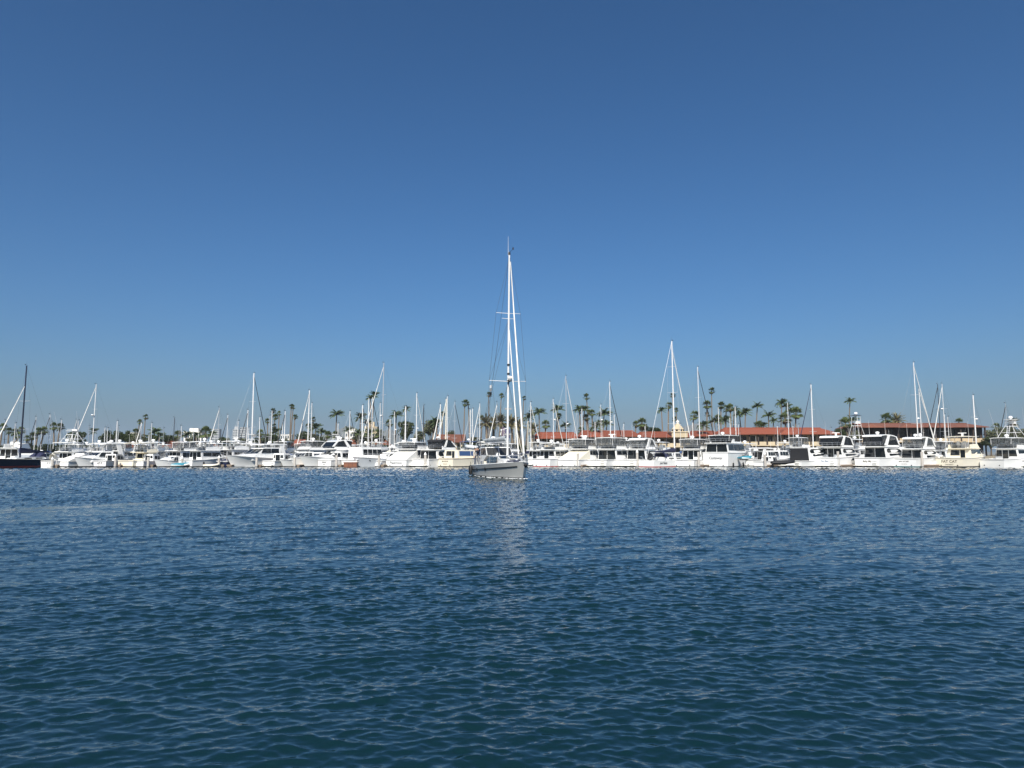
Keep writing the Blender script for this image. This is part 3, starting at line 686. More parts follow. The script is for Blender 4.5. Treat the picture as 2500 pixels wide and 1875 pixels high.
# ------------------------------------------------------------------ sailing boats
SAILS = []                                  # (u of the mast, root, words for its looks) for the labels given at the end
def sailboat(u, v, side=None, mastm='mast_white', jib=None, r=0.10, Y=None, delta=45, spread=(0.42, 0.7), radar=None, hullm='white', boot=None,
             cover=None, jibtop=0.97, Lf=0.74, label=None, lean=0.0, stay=None, name='sailboat', detail=1, rows=(137, 144, 151, 158, 165, 172, 179), boomlen=0.36, hull_len=None, jr=1.0, title=None):
    want = Y
    best = None
    for k, Yc in enumerate([Y] if Y else rows):
        Xm = xw(u, Yc, zw(v, Yc)); Zt = zw(v, Yc); L = hull_len or max(6.5, min(16.5, Zt*Lf)); B = L*0.29
        base = view_az(u); az = R(base+delta) if side != 'L' else R(base+180+delta)
        rz = math.pi/2-az; mx = 0.57*L
        x0, y0 = Xm-math.cos(rz)*mx, Yc-math.sin(rz)*mx
        fp = foot_of(x0, y0, rz, 0, L, B/2+0.1)
        n = sum(clash(fp, f) for f in FOOT) + (3 if (y0 > SHORE-5 or y0+math.sin(rz)*L > SHORE-5) else 0)
        if best is None or n < best[0]: best = (n, x0, y0, rz, Zt, L, B, fp)
        if n == 0: break
    n, x0, y0, rz, Zt, L, B, fp = best
    FOOT.append(fp)
    root = empty(name, (x0, y0, 0), rz); tag(root, label or 'sailboat', 'sailboat', 'sailing boats moored in the marina')
    if not label:
        mw = {'mast_white': 'white', 'mast_grey': 'grey', 'mast_dark': 'dark', 'mast_cream': 'cream', 'navy': 'navy'}[mastm]
        SAILS.append((u, root, mw, jib, side))
    fb_ = 0.95+L*0.035; fs_ = 0.7+L*0.03
    H = Hull(L, B, fs_, fb_, full=0.34, tr=0.72, rake=0.13, flare=0.12, power=1.9, dep=0.5)
    H.build(root, hullm, boot or random.choice(['navy', 'black', 'red', 'teal']), None, 'offwhite', n=11)
    mx = 0.57*L; dz = H.zs(0.57)-0.05
    c0, c1 = 0.3*L, 0.68*L; zc = dz+0.42
    MB().prism([(c0, dz-0.1), (c1+0.5, dz-0.05), (c1, zc-0.12), (c0+0.1, zc+0.06), (c0, zc)], lambda x, z: B*0.27*(1-0.45*max(0, (x/L-0.5)/0.2)**1.3*0.6)).build('coachroof', 'white', root, 30)
    for k in range(2 if detail else 0):
        a = c0+0.5+k*(c1-c0-1.0)/2
        both_sides(root, 'cabin_window', 'glass', [(a, zc-0.28), (a+(c1-c0)*0.26, zc-0.28), (a+(c1-c0)*0.24, zc-0.1), (a+0.05, zc-0.1)], lambda x, z: B*0.27*(1-0.45*max(0, (x/L-0.5)/0.2)**1.3*0.6))
    cov = cover or random.choice(['navy_cloth', 'blue_cloth', 'white_cloth', 'cream_cloth', 'grey_cloth', 'navy_cloth'])
    # spray hood
    d = MB(); vv = []; ff = []
    for i in range(4):
        xx = c0-0.55+0.5*i; hh = [0.95, 1.0, 0.8, 0.15][i]
        for j in range(7):
            a = math.pi*j/6; vv.append((xx, B*0.26*math.cos(a), zc-0.1+hh*math.sin(a)**0.5))
    for i in range(3):
        for j in range(6): ff.append((i*7+j, (i+1)*7+j, (i+1)*7+j+1, i*7+j+1))
    d.add(vv, ff).build('spray_hood', cov, root, 50)
    # mast with spreaders
    rake_ = 0.006; tx = mx-Zt*rake_
    m = MB(); m.tube([(mx, 0, dz), ((mx+tx)/2, lean*0.3, (dz+Zt)/2), (tx, lean, Zt)], r, 7, r*0.72); mo = m.build('mast', mastm, root)
    px = lambda z: mx+(tx-mx)*(z-dz)/(Zt-dz)
    tips = []
    for s in spread:
        z = dz+(Zt-dz)*s; w = B*0.27*(1.15-0.5*s); 
        for sg in (1, -1):
            MB().tube([(px(z), 0, z), (px(z)-0.15, sg*w, z+0.06)], 0.035, 4, 0.022).build('spreader', 'alu' if mastm != 'mast_dark' else mastm, mo)
        tips.append((z+0.06, w))
    h = MB(); h.tube([(tx, 0, Zt), (tx, 0, Zt+0.75)], 0.014, 4); h.tube([(tx-0.35, 0, Zt+0.12), (tx+0.35, 0, Zt+0.12)], 0.018, 4); h.box(tx+0.2, tx+0.42, -0.02, 0.02, Zt+0.12, Zt+0.26); h.build('masthead_instruments', 'wire', mo)
    g = MB()
    xb = L-0.15; zbw = H.zs(1)
    jz = dz+(Zt-dz)*jibtop
    for sg in (1, -1):
        p = H.side(0.55, 1); last = (p.x, sg*(p.y-0.08), p.z)
        for z, w in tips: g.tube([last, (px(z)-0.15, sg*w, z)], 0.009, 3); last = (px(z)-0.15, sg*w, z)
        g.tube([last, (tx, 0, Zt-0.15)], 0.009, 3)
    g.tube([(xb, 0, zbw), (px(jz)+0.1, 0, jz)], 0.012, 3); g.tube([(0.1, 0, H.zs(0)), (tx, 0, Zt)], stay and 0.03 or 0.010, 4 if stay else 3)
    g.build('rigging', stay or 'wire', root, 0)
    if jib:
        a = Vector((xb-0.1, 0, zbw+0.5)); b2 = Vector((px(jz)+0.13, 0, jz-0.4)); jd = b2-a
        q = MB(); q.tube([a, a+jd*0.06, a+jd*0.4, a+jd*0.8, b2], 0.12*jr, 7, 0.05*jr); q.build('furled_jib', jib, root)
    # boom under its sail cover
    bz = zc+0.75; bl = boomlen*L
    bm = MB(); bm.tube([(mx-0.1, 0, bz), (mx-bl, 0, bz+0.05)], 0.07, 6); bo = bm.build('boom', mastm, root)
    n_ = 7; vv = []; ff = []
    for i in range(n_):
        s = i/(n_-1); x = mx+0.15-s*(bl-0.1) ; hgt = 0.62*(1-s)**1.2+0.22+0.04*math.sin(9*s); 
        for j in range(8):
            a = 2*math.pi*j/8; vv.append((x, 0.17*math.sin(a)*(1.1-0.4*s), bz+0.05+hgt*0.5+hgt*0.5*math.cos(a)))
    for i in range(n_-1):
        for j in range(8): ff.append((i*8+j, i*8+(j+1) % 8, (i+1)*8+(j+1) % 8, (i+1)*8+j))
    ff += [tuple(reversed(range(8))), tuple((n_-1)*8+j for j in range(8))]
    MB().add(vv, ff).build('sail_cover', cov, bo, 50)
    if radar:
        z = zw(radar, y0+math.sin(rz)*mx); MB().tube([(px(z), 0, z-0.05), (px(z)+0.5, 0, z-0.03)], 0.05, 5).build('radar_bracket', 'mast_grey', mo)
        o = dome(root, px(z)+0.5, 0, z, 0.3, 0.3); o.parent = mo
    if title:
        a, b2 = H.side(0.06, 0.62), H.side(0.26, 0.62); a = Vector((a.x, -a.y-0.03, a.z)); b2 = Vector((b2.x, -b2.y-0.03, a.z))
        lettering(title, 0.42, 'letter_dark', root, (a+b2)/2+Vector((0, -0.03, 0)), b2-a, (0, 0, 1), 0.35, bold=0.008)
        w = MB(); w.lathe((1.1, 0, 1.75), [(0.02, -0.05), (0.62, -0.04), (0.66, 0), (0.62, 0.04), (0.02, 0.05)], 16, axis='x'); w.build('steering_wheel', 'black_cloth', root)
    if detail:
        rail(root, H, 0.72, 0.99, 0.6, 'pulpit', step=0.09); 
        b = MB()
        for sg in (1, -1): b.tube([(0.15, sg*0.1, H.zs(0)), (0.1, sg*B*0.3, H.zs(0)+0.6), (1.2, sg*B*0.36, H.zs(0.1)+0.6), (1.3, sg*B*0.36, H.zs(0.1))], 0.02, 4)
        b.build('pushpit', 'steel', root)
    return root

# ------------------------------------------------------------------ the front row of boats
FB = dict(fly=(0.34, 0.62))
def va(u, d): return view_az(u)+d
MY, SF, CR, TR = 'motor_yacht', 'sport_fishing_boat', 'cabin_cruiser', 'trawler_yacht'
E = ('rail', 'whip')
G = 'motor boats moored along the front of the marina'

# left side
sailboat(64, 893, 'L', 'navy', 'white_cloth', 0.15, Y=123.5, delta=40, spread=(0.32, 0.62), hullm='navy', boot='red', cover='navy_cloth', jibtop=0.80, Lf=0.82,
         label='sailboat with black-navy hull, navy mast and navy sail cover at the photo\'s left edge', boomlen=0.44, hull_len=15.5)
motorboat(MY, 'white motor yacht with small open flybridge behind the navy-hulled sailboat', 'motor yacht', -6, va(10, 28), 12.5, 4.2, Y=134, zt=3.3, fs=1.3, fb=2.2, fly=(0.36, 0.6), fly_h=0.9, nwin=3, extras=('rail', 'dome', 'whip'), group=G)
motorboat(CR, 'low cruiser under grey canvas behind the navy sail cover', 'cruiser', 36, va(40, 30), 9.5, 3.2, Y=133, zt=2.3, fs=1.05, fb=1.6, house=(0.4, 0.72), canvas='grey_cloth', aft='none', extras=('rail',), group=G)
motorboat(SF, 'white sport fisher with bright tuna tower beside the navy-hulled sailboat', 'sport fisher', 118, va(118, 48), 9.0, 3.6, fs=1.0, fb=1.9, zt=2.55, house=(0.36, 0.7), fly=(0.36, 0.62), fly_h=0.6, topz=4.15, top_x=(0.2, 0.62), aft='door', boot=None,
          tower=(4.2, 5.6, 6.2), extras=('rail', 'dome', 'outriggers', 'gate'), title='~0.8', title_size=0.3, group=G)
motorboat(CR, 'white cruiser under a rounded white cockpit cover, right of the tuna tower', 'cruiser', 152, va(152, 50), 7.0, 2.9, fs=0.95, fb=1.5, zt=2.3, house=(0.45, 0.72), canvas='white_cloth', aft='none', boot='black', extras=('rail',), group=G)
motorboat(SF, 'white express boat, bow outward, dark windshield and grey-shaded bow flare, right of the covered cruiser', 'sport fisher', 190, va(205, 238), 9.0, 3.7, bow_ref=True, Y=120.5, fs=1.05, fb=1.75, zt=2.7, house=(0.34, 0.72), rake=1.6, nwin=2,
          win='glass', topz=4.1, top_x=(0.12, 0.5), extras=('whips', 'dome'), flare=0.5, group=G)
motorboat(SF, 'cream cabin boat with long hardtop and white dome, left of the open white launch', 'sport fisher', 306, va(306, 48), 8.6, 3.7, hull='cream', top='cream', fs=1.05, fb=1.7, zt=2.45, house=(0.38, 0.74), fly=(0.36, 0.62), fly_h=0.55, topz=4.05, top_x=(0.1, 0.62), extras=('rail', 'dome', 'whip', 'gate'), group=G, aft='wide')
motorboat(CR, 'small white runabout with rounded bow facing out, before the long hardtop cruiser', 'cruiser', 382, va(382, 234), 6.5, 2.7, bow_ref=True, fs=0.9, fb=1.35, zt=1.9, house=(0.35, 0.66), nwin=2, flare=0.2, group=G)
motorboat(TR, 'white trawler with row of square cabin windows, dark hardtop glass, behind the white runabout', 'trawler', 402, va(402, 50), 9.5, 3.7, Y=127, fs=1.15, fb=1.9, zt=2.75, house=(0.22, 0.72), nwin=4, rake=0.6, wz=(1.1, 0.3), fly=(0.3, 0.6), fly_h=0.6, topz=4.35, encl='vinyl', extras=('rail', 'whip'), group=G)
motorboat(TR, 'white flybridge trawler, bow inward, slanted dark side windows, right of the teal-covered dinghy', 'trawler', 452, va(452, 52), 9.6, 3.8, fs=1.15, fb=2.05, zt=2.75, house=(0.2, 0.7), nwin=2, rake=1.1, wz=(0.95, 0.28), fly=(0.3, 0.6), fly_h=0.65, topz=4.3, top_x=(0.18, 0.55), extras=('rail', 'dome2', 'whip'), group=G)
motorboat(MY, 'white flybridge yacht with oval dark saloon window, behind the dark navy boat', 'motor yacht', 522, va(522, 50), 10.5, 4.2, Y=126, fs=1.25, fb=2.2, zt=2.95, house=(0.24, 0.7), nwin=1, rake=1.4, wz=(0.85, 0.3), fly=(0.3, 0.58), fly_h=0.65, topz=4.5, extras=('rail', 'array', 'whip'), group=G)
motorboat(CR, 'small navy-hulled boat under a dark cover, left of the big yacht with flared bow', 'cruiser', 541, va(541, 45), 7.0, 2.7, hull='navy', fs=0.95, fb=1.3, zt=1.7, boot=None, house=(0.4, 0.66), canvas='navy_cloth', aft='none', nwin=1, group=G)
motorboat(MY, 'big white sport yacht, flared bow toward the water, wide black windshield', 'motor yacht', 563, va(585, 234), 12.2, 4.8, bow_ref=True, fs=1.35, fb=2.05, zt=3.35, house=(0.2, 0.66), rake=2.4, nwin=2, wz=(0.95, 0.2), topz=3.95, top_x=(0.1, 0.5), flare=0.6,
          boot=None, extras=('rail', 'dome'), group=G)
motorboat(CR, 'white reverse-transom cruiser with dark cockpit opening, right of the big flared-bow yacht', 'cruiser', 690, va(680, 234), 8.0, 3.6, bow_ref=True, Y=121, fs=1.0, fb=1.35, zt=2.6, house=(0.25, 0.6), rake=1.4, nwin=2, wz=(0.8, 0.2), extras=('rail',), group=G)
motorboat(MY, 'white flybridge yacht with vinyl enclosure and round-nosed bow, behind the third piling group', 'motor yacht', 700, va(715, 232), 11.0, 4.2, bow_ref=True, Y=129, fs=1.3, fb=2.1, zt=2.95, house=(0.24, 0.68), nwin=1, fly=(0.3, 0.58), fly_h=0.65, topz=4.6, encl='vinyl', extras=('rail', 'dome', 'whips'), group=G)
motorboat(CR, 'white boat with smooth rounded bow and low cabin behind the capped piling', 'cruiser', 716, va(720, 235), 9.5, 3.5, bow_ref=True, Y=121.5, fs=1.15, fb=1.75, zt=2.5, house=(0.2, 0.55), nwin=2, flare=0.22, extras=('rail',), boot='black', group=G)
motorboat(MY, 'white sedan yacht with tall rounded flybridge and tinted glass, bow toward the water', 'motor yacht', 742, va(770, 236), 12.0, 4.4, sleek=True, bow_ref=True, fs=1.3, fb=1.95, zt=2.9, house=(0.16, 0.62), rake=1.9, nwin=1, wz=(0.8, 0.25), fly=(0.22, 0.5), fly_h=0.85, topz=4.6, encl='vinyl_dark', arch=True,
          flare=0.5, extras=('dome', 'array', 'whip'), group=G)
motorboat(TR, 'white pilothouse boat with upright framed windows above the rust-brown float', 'trawler', 852, va(852, 46), 11.0, 4.0, Y=121, fs=1.2, fb=2.0, zt=3.35, house=(0.12, 0.6), nwin=4, rake=0.5, wz=(1.3, 0.35), extras=('rail', 'whip'), aft='wide', aftm='white_cloth', group=G)
motorboat(SF, 'pale grey hulled boat, bow facing left, with open foredeck beside the capped piling', 'sport fisher', 872, va(900, 238), 11.5, 3.7, bow_ref=True, hull='pale_grey', fs=1.25, fb=1.75, zt=2.5, house=(0.2, 0.52), nwin=2, boot=None, flare=0.3, ports=2, extras=('fullrail',), group=G)
motorboat(SF, 'white sport fisher named Papermoon with white cockpit cover and vinyl flybridge', 'sport fisher', 967, va(967, 32), 12.0, 4.4, fs=1.15, fb=2.0, zt=3.0, house=(0.32, 0.7), canvas='white_cloth', aft='none', fly=(0.36, 0.62), fly_h=0.8, topz=4.25, top_x=(0.26, 0.62), encl='vinyl', boot='black',
          extras=('rail', 'array', 'dome2', 'whips'), title='Papermoon', title_size=0.5, group=G)
motorboat(MY, 'white motor yacht with raked radar arch and dark saloon, left of the cream cabin yacht', 'motor yacht', 1023, va(1023, 39), 14.0, 4.6, sleek=True, fs=1.3, fb=2.2, zt=2.9, house=(0.18, 0.66), nwin=1, rake=1.8, wz=(1.1, 0.2), aft='full', fly=(0.3, 0.56), fly_h=0.7, topz=4.65, top_x=(0.3, 0.5), arch=True, topm='black_cloth',
          encl='vinyl_dark', extras=('rail', 'dome', 'platform'), hullwin=0, boot=None, group=G)
motorboat(TR, 'cream yacht with blue canvas along its cabin windows, left of the grey sailing yacht', 'trawler', 1087, va(1087, 47), 13.0, 4.2, Y=120.5, hull='cream', top='cream', fs=1.45, fb=2.0, zt=2.9, house=(0.1, 0.6), nwin=2, win='blue_cloth', rake=0.8, wz=(1.0, 0.2), aft='wide', ports=3, extras=('rail',), rub='brown_hull', boot='black', title='~1.6', title_size=0.4, title_m='letter_gold', group=G)
# right of the grey yacht
motorboat(TR, 'white trawler with pilothouse glass and white dome, right behind the grey yacht\'s bow', 'trawler', 1322, va(1322, 34), 11.0, 3.9, Y=121, fs=1.35, fb=2.1, zt=2.9, house=(0.16, 0.62), nwin=3, rake=0.5, wz=(1.0, 0.25), fly=(0.2, 0.5), fly_h=0.5, topz=4.05, ports=4, extras=('dome', 'whip', 'fullrail'), boot='red', group=G)
motorboat(SF, 'white sport fisher with big sloping cream cockpit cover and clear-sided flybridge', 'sport fisher', 1388, va(1388, 30), 12.0, 4.5, fs=1.2, fb=2.0, zt=3.0, house=(0.34, 0.7), canvas='cream_cloth', aft='none', fly=(0.34, 0.6), fly_h=0.75, topz=4.75, top_x=(0.24, 0.62), encl='vinyl', extras=('rail', 'array', 'dome2', 'whips', 'gate'), group=G)
motorboat(SF, 'white sedan yacht with framed vinyl flybridge, two dark saloon windows and boarding ladder', 'motor yacht', 1455, va(1455, 31), 12.5, 4.5, fs=1.2, fb=2.1, zt=3.0, house=(0.3, 0.7), nwin=2, aft='full', fly=(0.34, 0.6), fly_h=0.75, topz=5.0, top_x=(0.22, 0.62), encl='vinyl', extras=('rail', 'array', 'whips', 'gate', 'platform'), group=G)
motorboat(MY, 'white motor yacht with dark cockpit and white horn-shaped radar arch, left of Just Tango', 'motor yacht', 1527, va(1527, 29), 13.0, 4.5, sleek=True, fs=1.25, fb=2.2, zt=3.0, house=(0.3, 0.7), nwin=2, aft='full', fly=(0.34, 0.58), fly_h=0.7, topz=4.9, encl='vinyl', arch=True, extras=('rail', 'dome', 'whips', 'gate', 'platform'), group=G)
sailboat(1641, 833, 'R', 'mast_white', 'white_cloth', 0.13, Y=124.5, delta=33, spread=(0.3, 0.56, 0.78), hullm='white', cover='navy_cloth', Lf=0.68, jibtop=0.93,
         label='sailing yacht Just Tango with the tallest white mast right of the grey yacht', boomlen=0.42, stay='mast_white', title='Just Tango')
motorboat(SF, 'white sport fisher with open-framed flybridge and two-panel saloon door, left of Castaway', 'sport fisher', 1668, va(1668, 24), 12.0, 4.3, Y=120.3, fs=1.2, fb=2.0, zt=3.0, house=(0.3, 0.7), nwin=2, aft='door', fly=(0.32, 0.6), fly_h=0.7, topz=4.75, top_x=(0.2, 0.6), encl='vinyl', extras=('rail', 'dome', 'whips', 'gate'), group=G)
motorboat(MY, 'white aft-cabin yacht named Castaway with black-glazed aft deck and slanted white top', 'motor yacht', 1747, va(1747, 23), 14.0, 4.9, fs=2.45, fb=2.5, zt=4.0, house=(0.05, 0.66), nwin=3, wz=(1.2, 0.2), aft='full', fly=(0.2, 0.5), fly_h=0.4, topz=5.4, top_x=(0.12, 0.46), encl='vinyl_dark',
          extras=('rail', 'dome', 'whips', 'fenders'), hullwin=2, title='Castaway', title_size=0.62, title_shear=0.3, ports=0, group=G, overhang=0.5, arch=True)
motorboat(CR, 'low white cruiser behind the teal-covered dinghy, right of Castaway', 'cruiser', 1838, va(1838, 30), 9.5, 3.3, Y=127, fs=1.15, fb=1.7, zt=2.8, house=(0.3, 0.7), nwin=3, topz=3.3, extras=('rail', 'whip'), group=G)
motorboat(CR, 'white express cruiser with black cockpit cover and covered black tender astern', 'cruiser', 1931, va(1925, 33), 13.0, 4.4, sleek=True, fs=1.0, fb=1.9, zt=3.3, house=(0.2, 0.68), nwin=2, rake=2.4, wz=(1.0, 0.25), win='glass', aft='cover', aftm='black_cloth', extras=('rail', 'platform', 'dome'), boot='black', group=G)
motorboat(MY, 'white flybridge yacht with dark sliding doors and blue-lettered transom, left of Baby My', 'motor yacht', 2014, va(2014, 24), 14.0, 4.5, sleek=True, fs=1.6, fb=2.4, zt=3.35, house=(0.2, 0.68), nwin=2, rake=2.0, wz=(1.0, 0.25), aft='door', fly=(0.22, 0.52), fly_h=0.5, topz=5.25, top_x=(0.14, 0.5), encl='vinyl_dark', arch=True, overhang=1.7,
          extras=('rail', 'array', 'whips', 'platform'), title='Plan Bleu', title_size=0.34, title_m='letter_blue', hullwin=2, group=G)
motorboat(MY, 'white flybridge yacht named Baby My with wide-open black saloon, left of the teal-striped yacht', 'motor yacht', 2117, va(2117, 26), 15.0, 4.6, sleek=True, fs=1.55, fb=2.4, zt=3.4, house=(0.2, 0.68), nwin=2, rake=2.2, wz=(1.0, 0.25), aft='full', fly=(0.22, 0.52), fly_h=0.45, topz=5.45, top_x=(0.14, 0.5), encl='vinyl_dark', arch=True, overhang=1.7,
          extras=('rail', 'dome', 'whips', 'platform'), title='Baby My', title_size=0.42, title_shear=0.25, title_m='letter_gold', hullwin=2, group=G)
motorboat(MY, 'white convertible yacht with teal waterline stripe and clear flybridge, left of Fat Cat', 'motor yacht', 2207, va(2207, 25), 14.0, 4.5, sleek=True, fs=1.45, fb=2.3, zt=3.05, house=(0.22, 0.68), nwin=1, rake=2.0, wz=(0.95, 0.25), aft='full', fly=(0.26, 0.54), fly_h=0.6, topz=5.05, encl='vinyl', arch=True, boot='teal',
          extras=('rail', 'dome', 'dome2', 'whips'), title='~1.6', title_size=0.36, title_m='letter_gold', group=G)
motorboat(SF, 'cream sport fisher named Fat Cat with open flybridge under a pale canopy', 'sport fisher', 2318, va(2318, 23), 13.5, 4.7, hull='cream', top='cream', fs=1.5, fb=2.2, zt=3.1, house=(0.28, 0.66), nwin=1, rake=1.4, wz=(0.85, 0.2), win='glass_blue', aft='wide', fly=(0.3, 0.54), fly_h=0.75, topz=5.2, top_x=(0.26, 0.52),
          extras=('rail', 'array', 'whips'), title='FAT CAT', title_size=0.62, title_m='letter_gold', subtitle='SAN DIEGO', ports=2, group=G, overhang=0.5)
motorboat(SF, 'white sport fisher with pipe tuna tower and swept bow, right of Fat Cat', 'sport fisher', 2422, va(2418, 31), 14.0, 4.5, fs=1.3, fb=2.75, zt=3.1, house=(0.3, 0.62), nwin=1, rake=1.6, wz=(0.85, 0.2), aft='door', fly=(0.32, 0.54), fly_h=0.85, topz=4.95, top_x=(0.2, 0.52), encl='vinyl', tower=(5.0, 7.0, 8.1), flare=0.55, boot=None,
          extras=('dome', 'outriggers', 'whips', 'tower_dome', 'rail'), group=G)
motorboat(CR, 'white runabout cut off by the photo\'s right edge', 'cruiser', 2496, va(2490, 25), 8.5, 3.1, fs=1.1, fb=1.7, zt=2.4, house=(0.3, 0.68), nwin=2, extras=('rail',), group=G)

for u, lab, dl, L, B_, kw in [
    (243, 'small white boat with stern to the water, right of the dark-windshield boat', 40, 6.8, 2.6, dict(fs=1.0, fb=1.5, zt=2.2, title='~1.0', title_size=0.4)),
    (336, 'small white cuddy boat right of the cream cabin boat', 42, 6.5, 2.5, dict(fs=0.95, fb=1.5, zt=2.15)),
    (482, 'small white launch between the flybridge trawler and the cream dinghy', 44, 6.0, 2.3, dict(fs=0.9, fb=1.4, zt=1.9, Y=122.5)),
    (655, 'white open-stern boat against the big flared-bow hull', 40, 7.0, 2.8, dict(fs=1.0, fb=1.5, zt=2.3, extras=('platform', 'rail'))),
    (792, 'white sport boat with short dark script on its stern, left of the rust-brown float', 40, 8.0, 3.0, dict(fs=1.15, fb=1.7, zt=2.6, title='~1.0', title_size=0.5, extras=('rail',))),
    (918, 'small white boat stern right of the pale grey hull', 36, 6.8, 2.6, dict(fs=1.0, fb=1.5, zt=2.2, Y=121.5)),
    (1855, 'small open white boat left of the black tender', 30, 6.5, 2.4, dict(fs=0.95, fb=1.4, zt=1.9)),
    (2262, 'small white boat tucked left of Fat Cat', 25, 7.0, 2.4, dict(fs=1.1, fb=1.6, zt=2.0, Y=122.5))]:
    kw = dict(dict(nwin=2, house=(0.36, 0.72), rake=0.9, extras=('rail',)), **kw)
    motorboat(CR, lab, 'cruiser', u, va(u, dl), L, B_, group=G, detail=False, **kw)

# second row: cabins and tops that show between the boats in front
G2 = 'motor boats in the rows behind'
second = [
    (74, 'white cabin cruiser behind the navy boom', 2.6, 0, None), (212, 'hardtop boat behind the dark windshield boat', 2.7, 4.3, None),
    (262, 'boat with white hardtop left of the cream cabin boat', 2.8, 4.4, 'vinyl'), (345, 'hardtop boat behind the cream cabin boat', 2.8, 4.5, None),
    (488, 'open-top boat behind the flybridge trawler', 2.6, 4.3, None), (585, 'boat with pipe tower behind the big flared-bow yacht', 2.6, 4.2, 'tower'),
    (664, 'boat with radar arch behind the flared-bow yacht', 2.9, 4.6, 'vinyl'), (792, 'pale boat with bent pipe frame behind the sedan yacht', 2.7, 0, 'tower'),
    (893, 'white tender-carrying boat behind the grey hulled boat', 3.0, 4.5, None), (935, 'dark-canvas boat left of Papermoon', 2.6, 3.6, None),
    (1120, 'boat under royal blue canopy behind the cream cabin yacht', 2.7, 4.6, 'bluetop'), (1172, 'boat with grey top behind the grey yacht\'s stern', 2.7, 4.3, None),
    (1215, 'boat with white hardtop behind the grey yacht\'s cabin', 2.7, 4.2, 'vinyl'), (1290, 'cream-railed boat behind the grey yacht\'s bow', 2.9, 4.5, None),
    (1375, 'boat hidden behind the cream-covered sport fisher', 2.8, 4.6, None), (1505, 'boat with square wheelhouse behind the horn-arch yacht', 3.0, 4.8, 'vinyl'),
    (1585, 'boat with sun-awning behind Just Tango', 2.8, 4.5, None), (1612, 'white launch behind Just Tango\'s boom', 2.6, 0, None), (1712, 'boat with cream lockers behind Castaway', 2.8, 4.3, None),
    (1868, 'boat with radar mast behind the low white cruiser', 2.9, 0, None), (1925, 'tall white flybridge yacht behind the black-covered cruiser', 3.6, 5.6, 'vinyl'),
    (2063, 'sport fisher with dark-topped tuna tower behind the dark flybridges', 3.1, 5.0, 'tower'), (2158, 'motor boat behind the teal-striped yacht', 2.9, 4.7, None),
    (2272, 'dark-sided cruiser left of Fat Cat\'s cabin', 2.9, 4.6, 'vinyl'), (2475, 'low covered launch behind the swept bow', 2.4, 0, None),
    (150, 'hardtop boat behind the rounded cockpit cover', 2.6, 4.1, None), (184, 'hardtop boat left of the dark windshield boat', 2.6, 4.2, None), (238, 'framed-top boat behind the small named boat', 2.7, 4.3, 'vinyl'), (298, 'white-domed boat just left of the cream cabin boat', 2.7, 4.3, None), (322, 'framed flybridge boat right behind the cream cabin boat', 2.7, 4.3, 'vinyl'),
    (372, 'hardtop boat behind the white runabout', 2.7, 4.2, None), (425, 'framed flybridge boat behind the square-windowed trawler', 2.7, 4.2, 'vinyl'), (463, 'domed boat behind the flybridge trawler', 2.6, 4.1, None), (508, 'white hardtop boat left of the oval-window yacht', 2.8, 4.5, None), (556, 'boat with open top left of the thick mast', 2.7, 4.4, None), (632, 'pale boat behind the wide black windshield', 2.7, 4.2, None),
    (715, 'boat with clear flybridge right of the enclosed flybridge yacht', 2.7, 4.4, 'vinyl'), (757, 'low white boat under the slanting white jib', 2.6, 0, None), (830, 'boat with white awning left of the pilothouse boat', 2.7, 4.0, None), (870, 'white-topped boat behind the pilothouse boat', 2.9, 4.4, None), (960, 'hardtop boat behind Papermoon', 2.8, 4.3, None), (1060, 'white boat between the arch yacht and the cream yacht', 2.8, 4.2, None), (1340, 'white boat behind the white-domed trawler', 2.8, 4.2, None), (1430, 'hardtop boat between the two framed flybridges', 2.8, 4.5, None), (1795, 'white boat right behind Castaway', 2.8, 4.2, None), (1895, 'white boat with whip antennas left of the black cockpit cover', 2.9, 4.6, None)]
for u, lab, z, tz, sp in second:
    for Yc in (136, 139, 142, 146, 150, 154):
        L = 10.5; az = R(va(u, 30)); rz = math.pi/2-az
        fp = foot_of(xw(u, Yc), Yc, rz, -0.2, L, 1.9)
        if not any(clash(fp, f) for f in FOOT): break
    motorboat(CR if not sp == 'tower' else SF, lab+', second row', 'motor boat', u, va(u, 30), L, 3.7, Y=Yc, fs=1.2, fb=1.9, zt=z, house=(0.26, 0.68), fly=(0.3, 0.58) if tz or sp == 'tower' else None, fly_h=0.6, topz=tz or None,
              encl='vinyl' if sp == 'vinyl' else None, topm='blue_cloth' if sp == 'bluetop' else None, tower=(z+1.2, z+(4.6 if u == 2063 else 2.6), z+(6.6 if u == 2063 else 3.5)) if sp == 'tower' else None,
              extras=('rail', 'whip', 'dome') + (('tower_dome', 'whips', 'tower_dark') if u == 2063 else ()), group=G2)

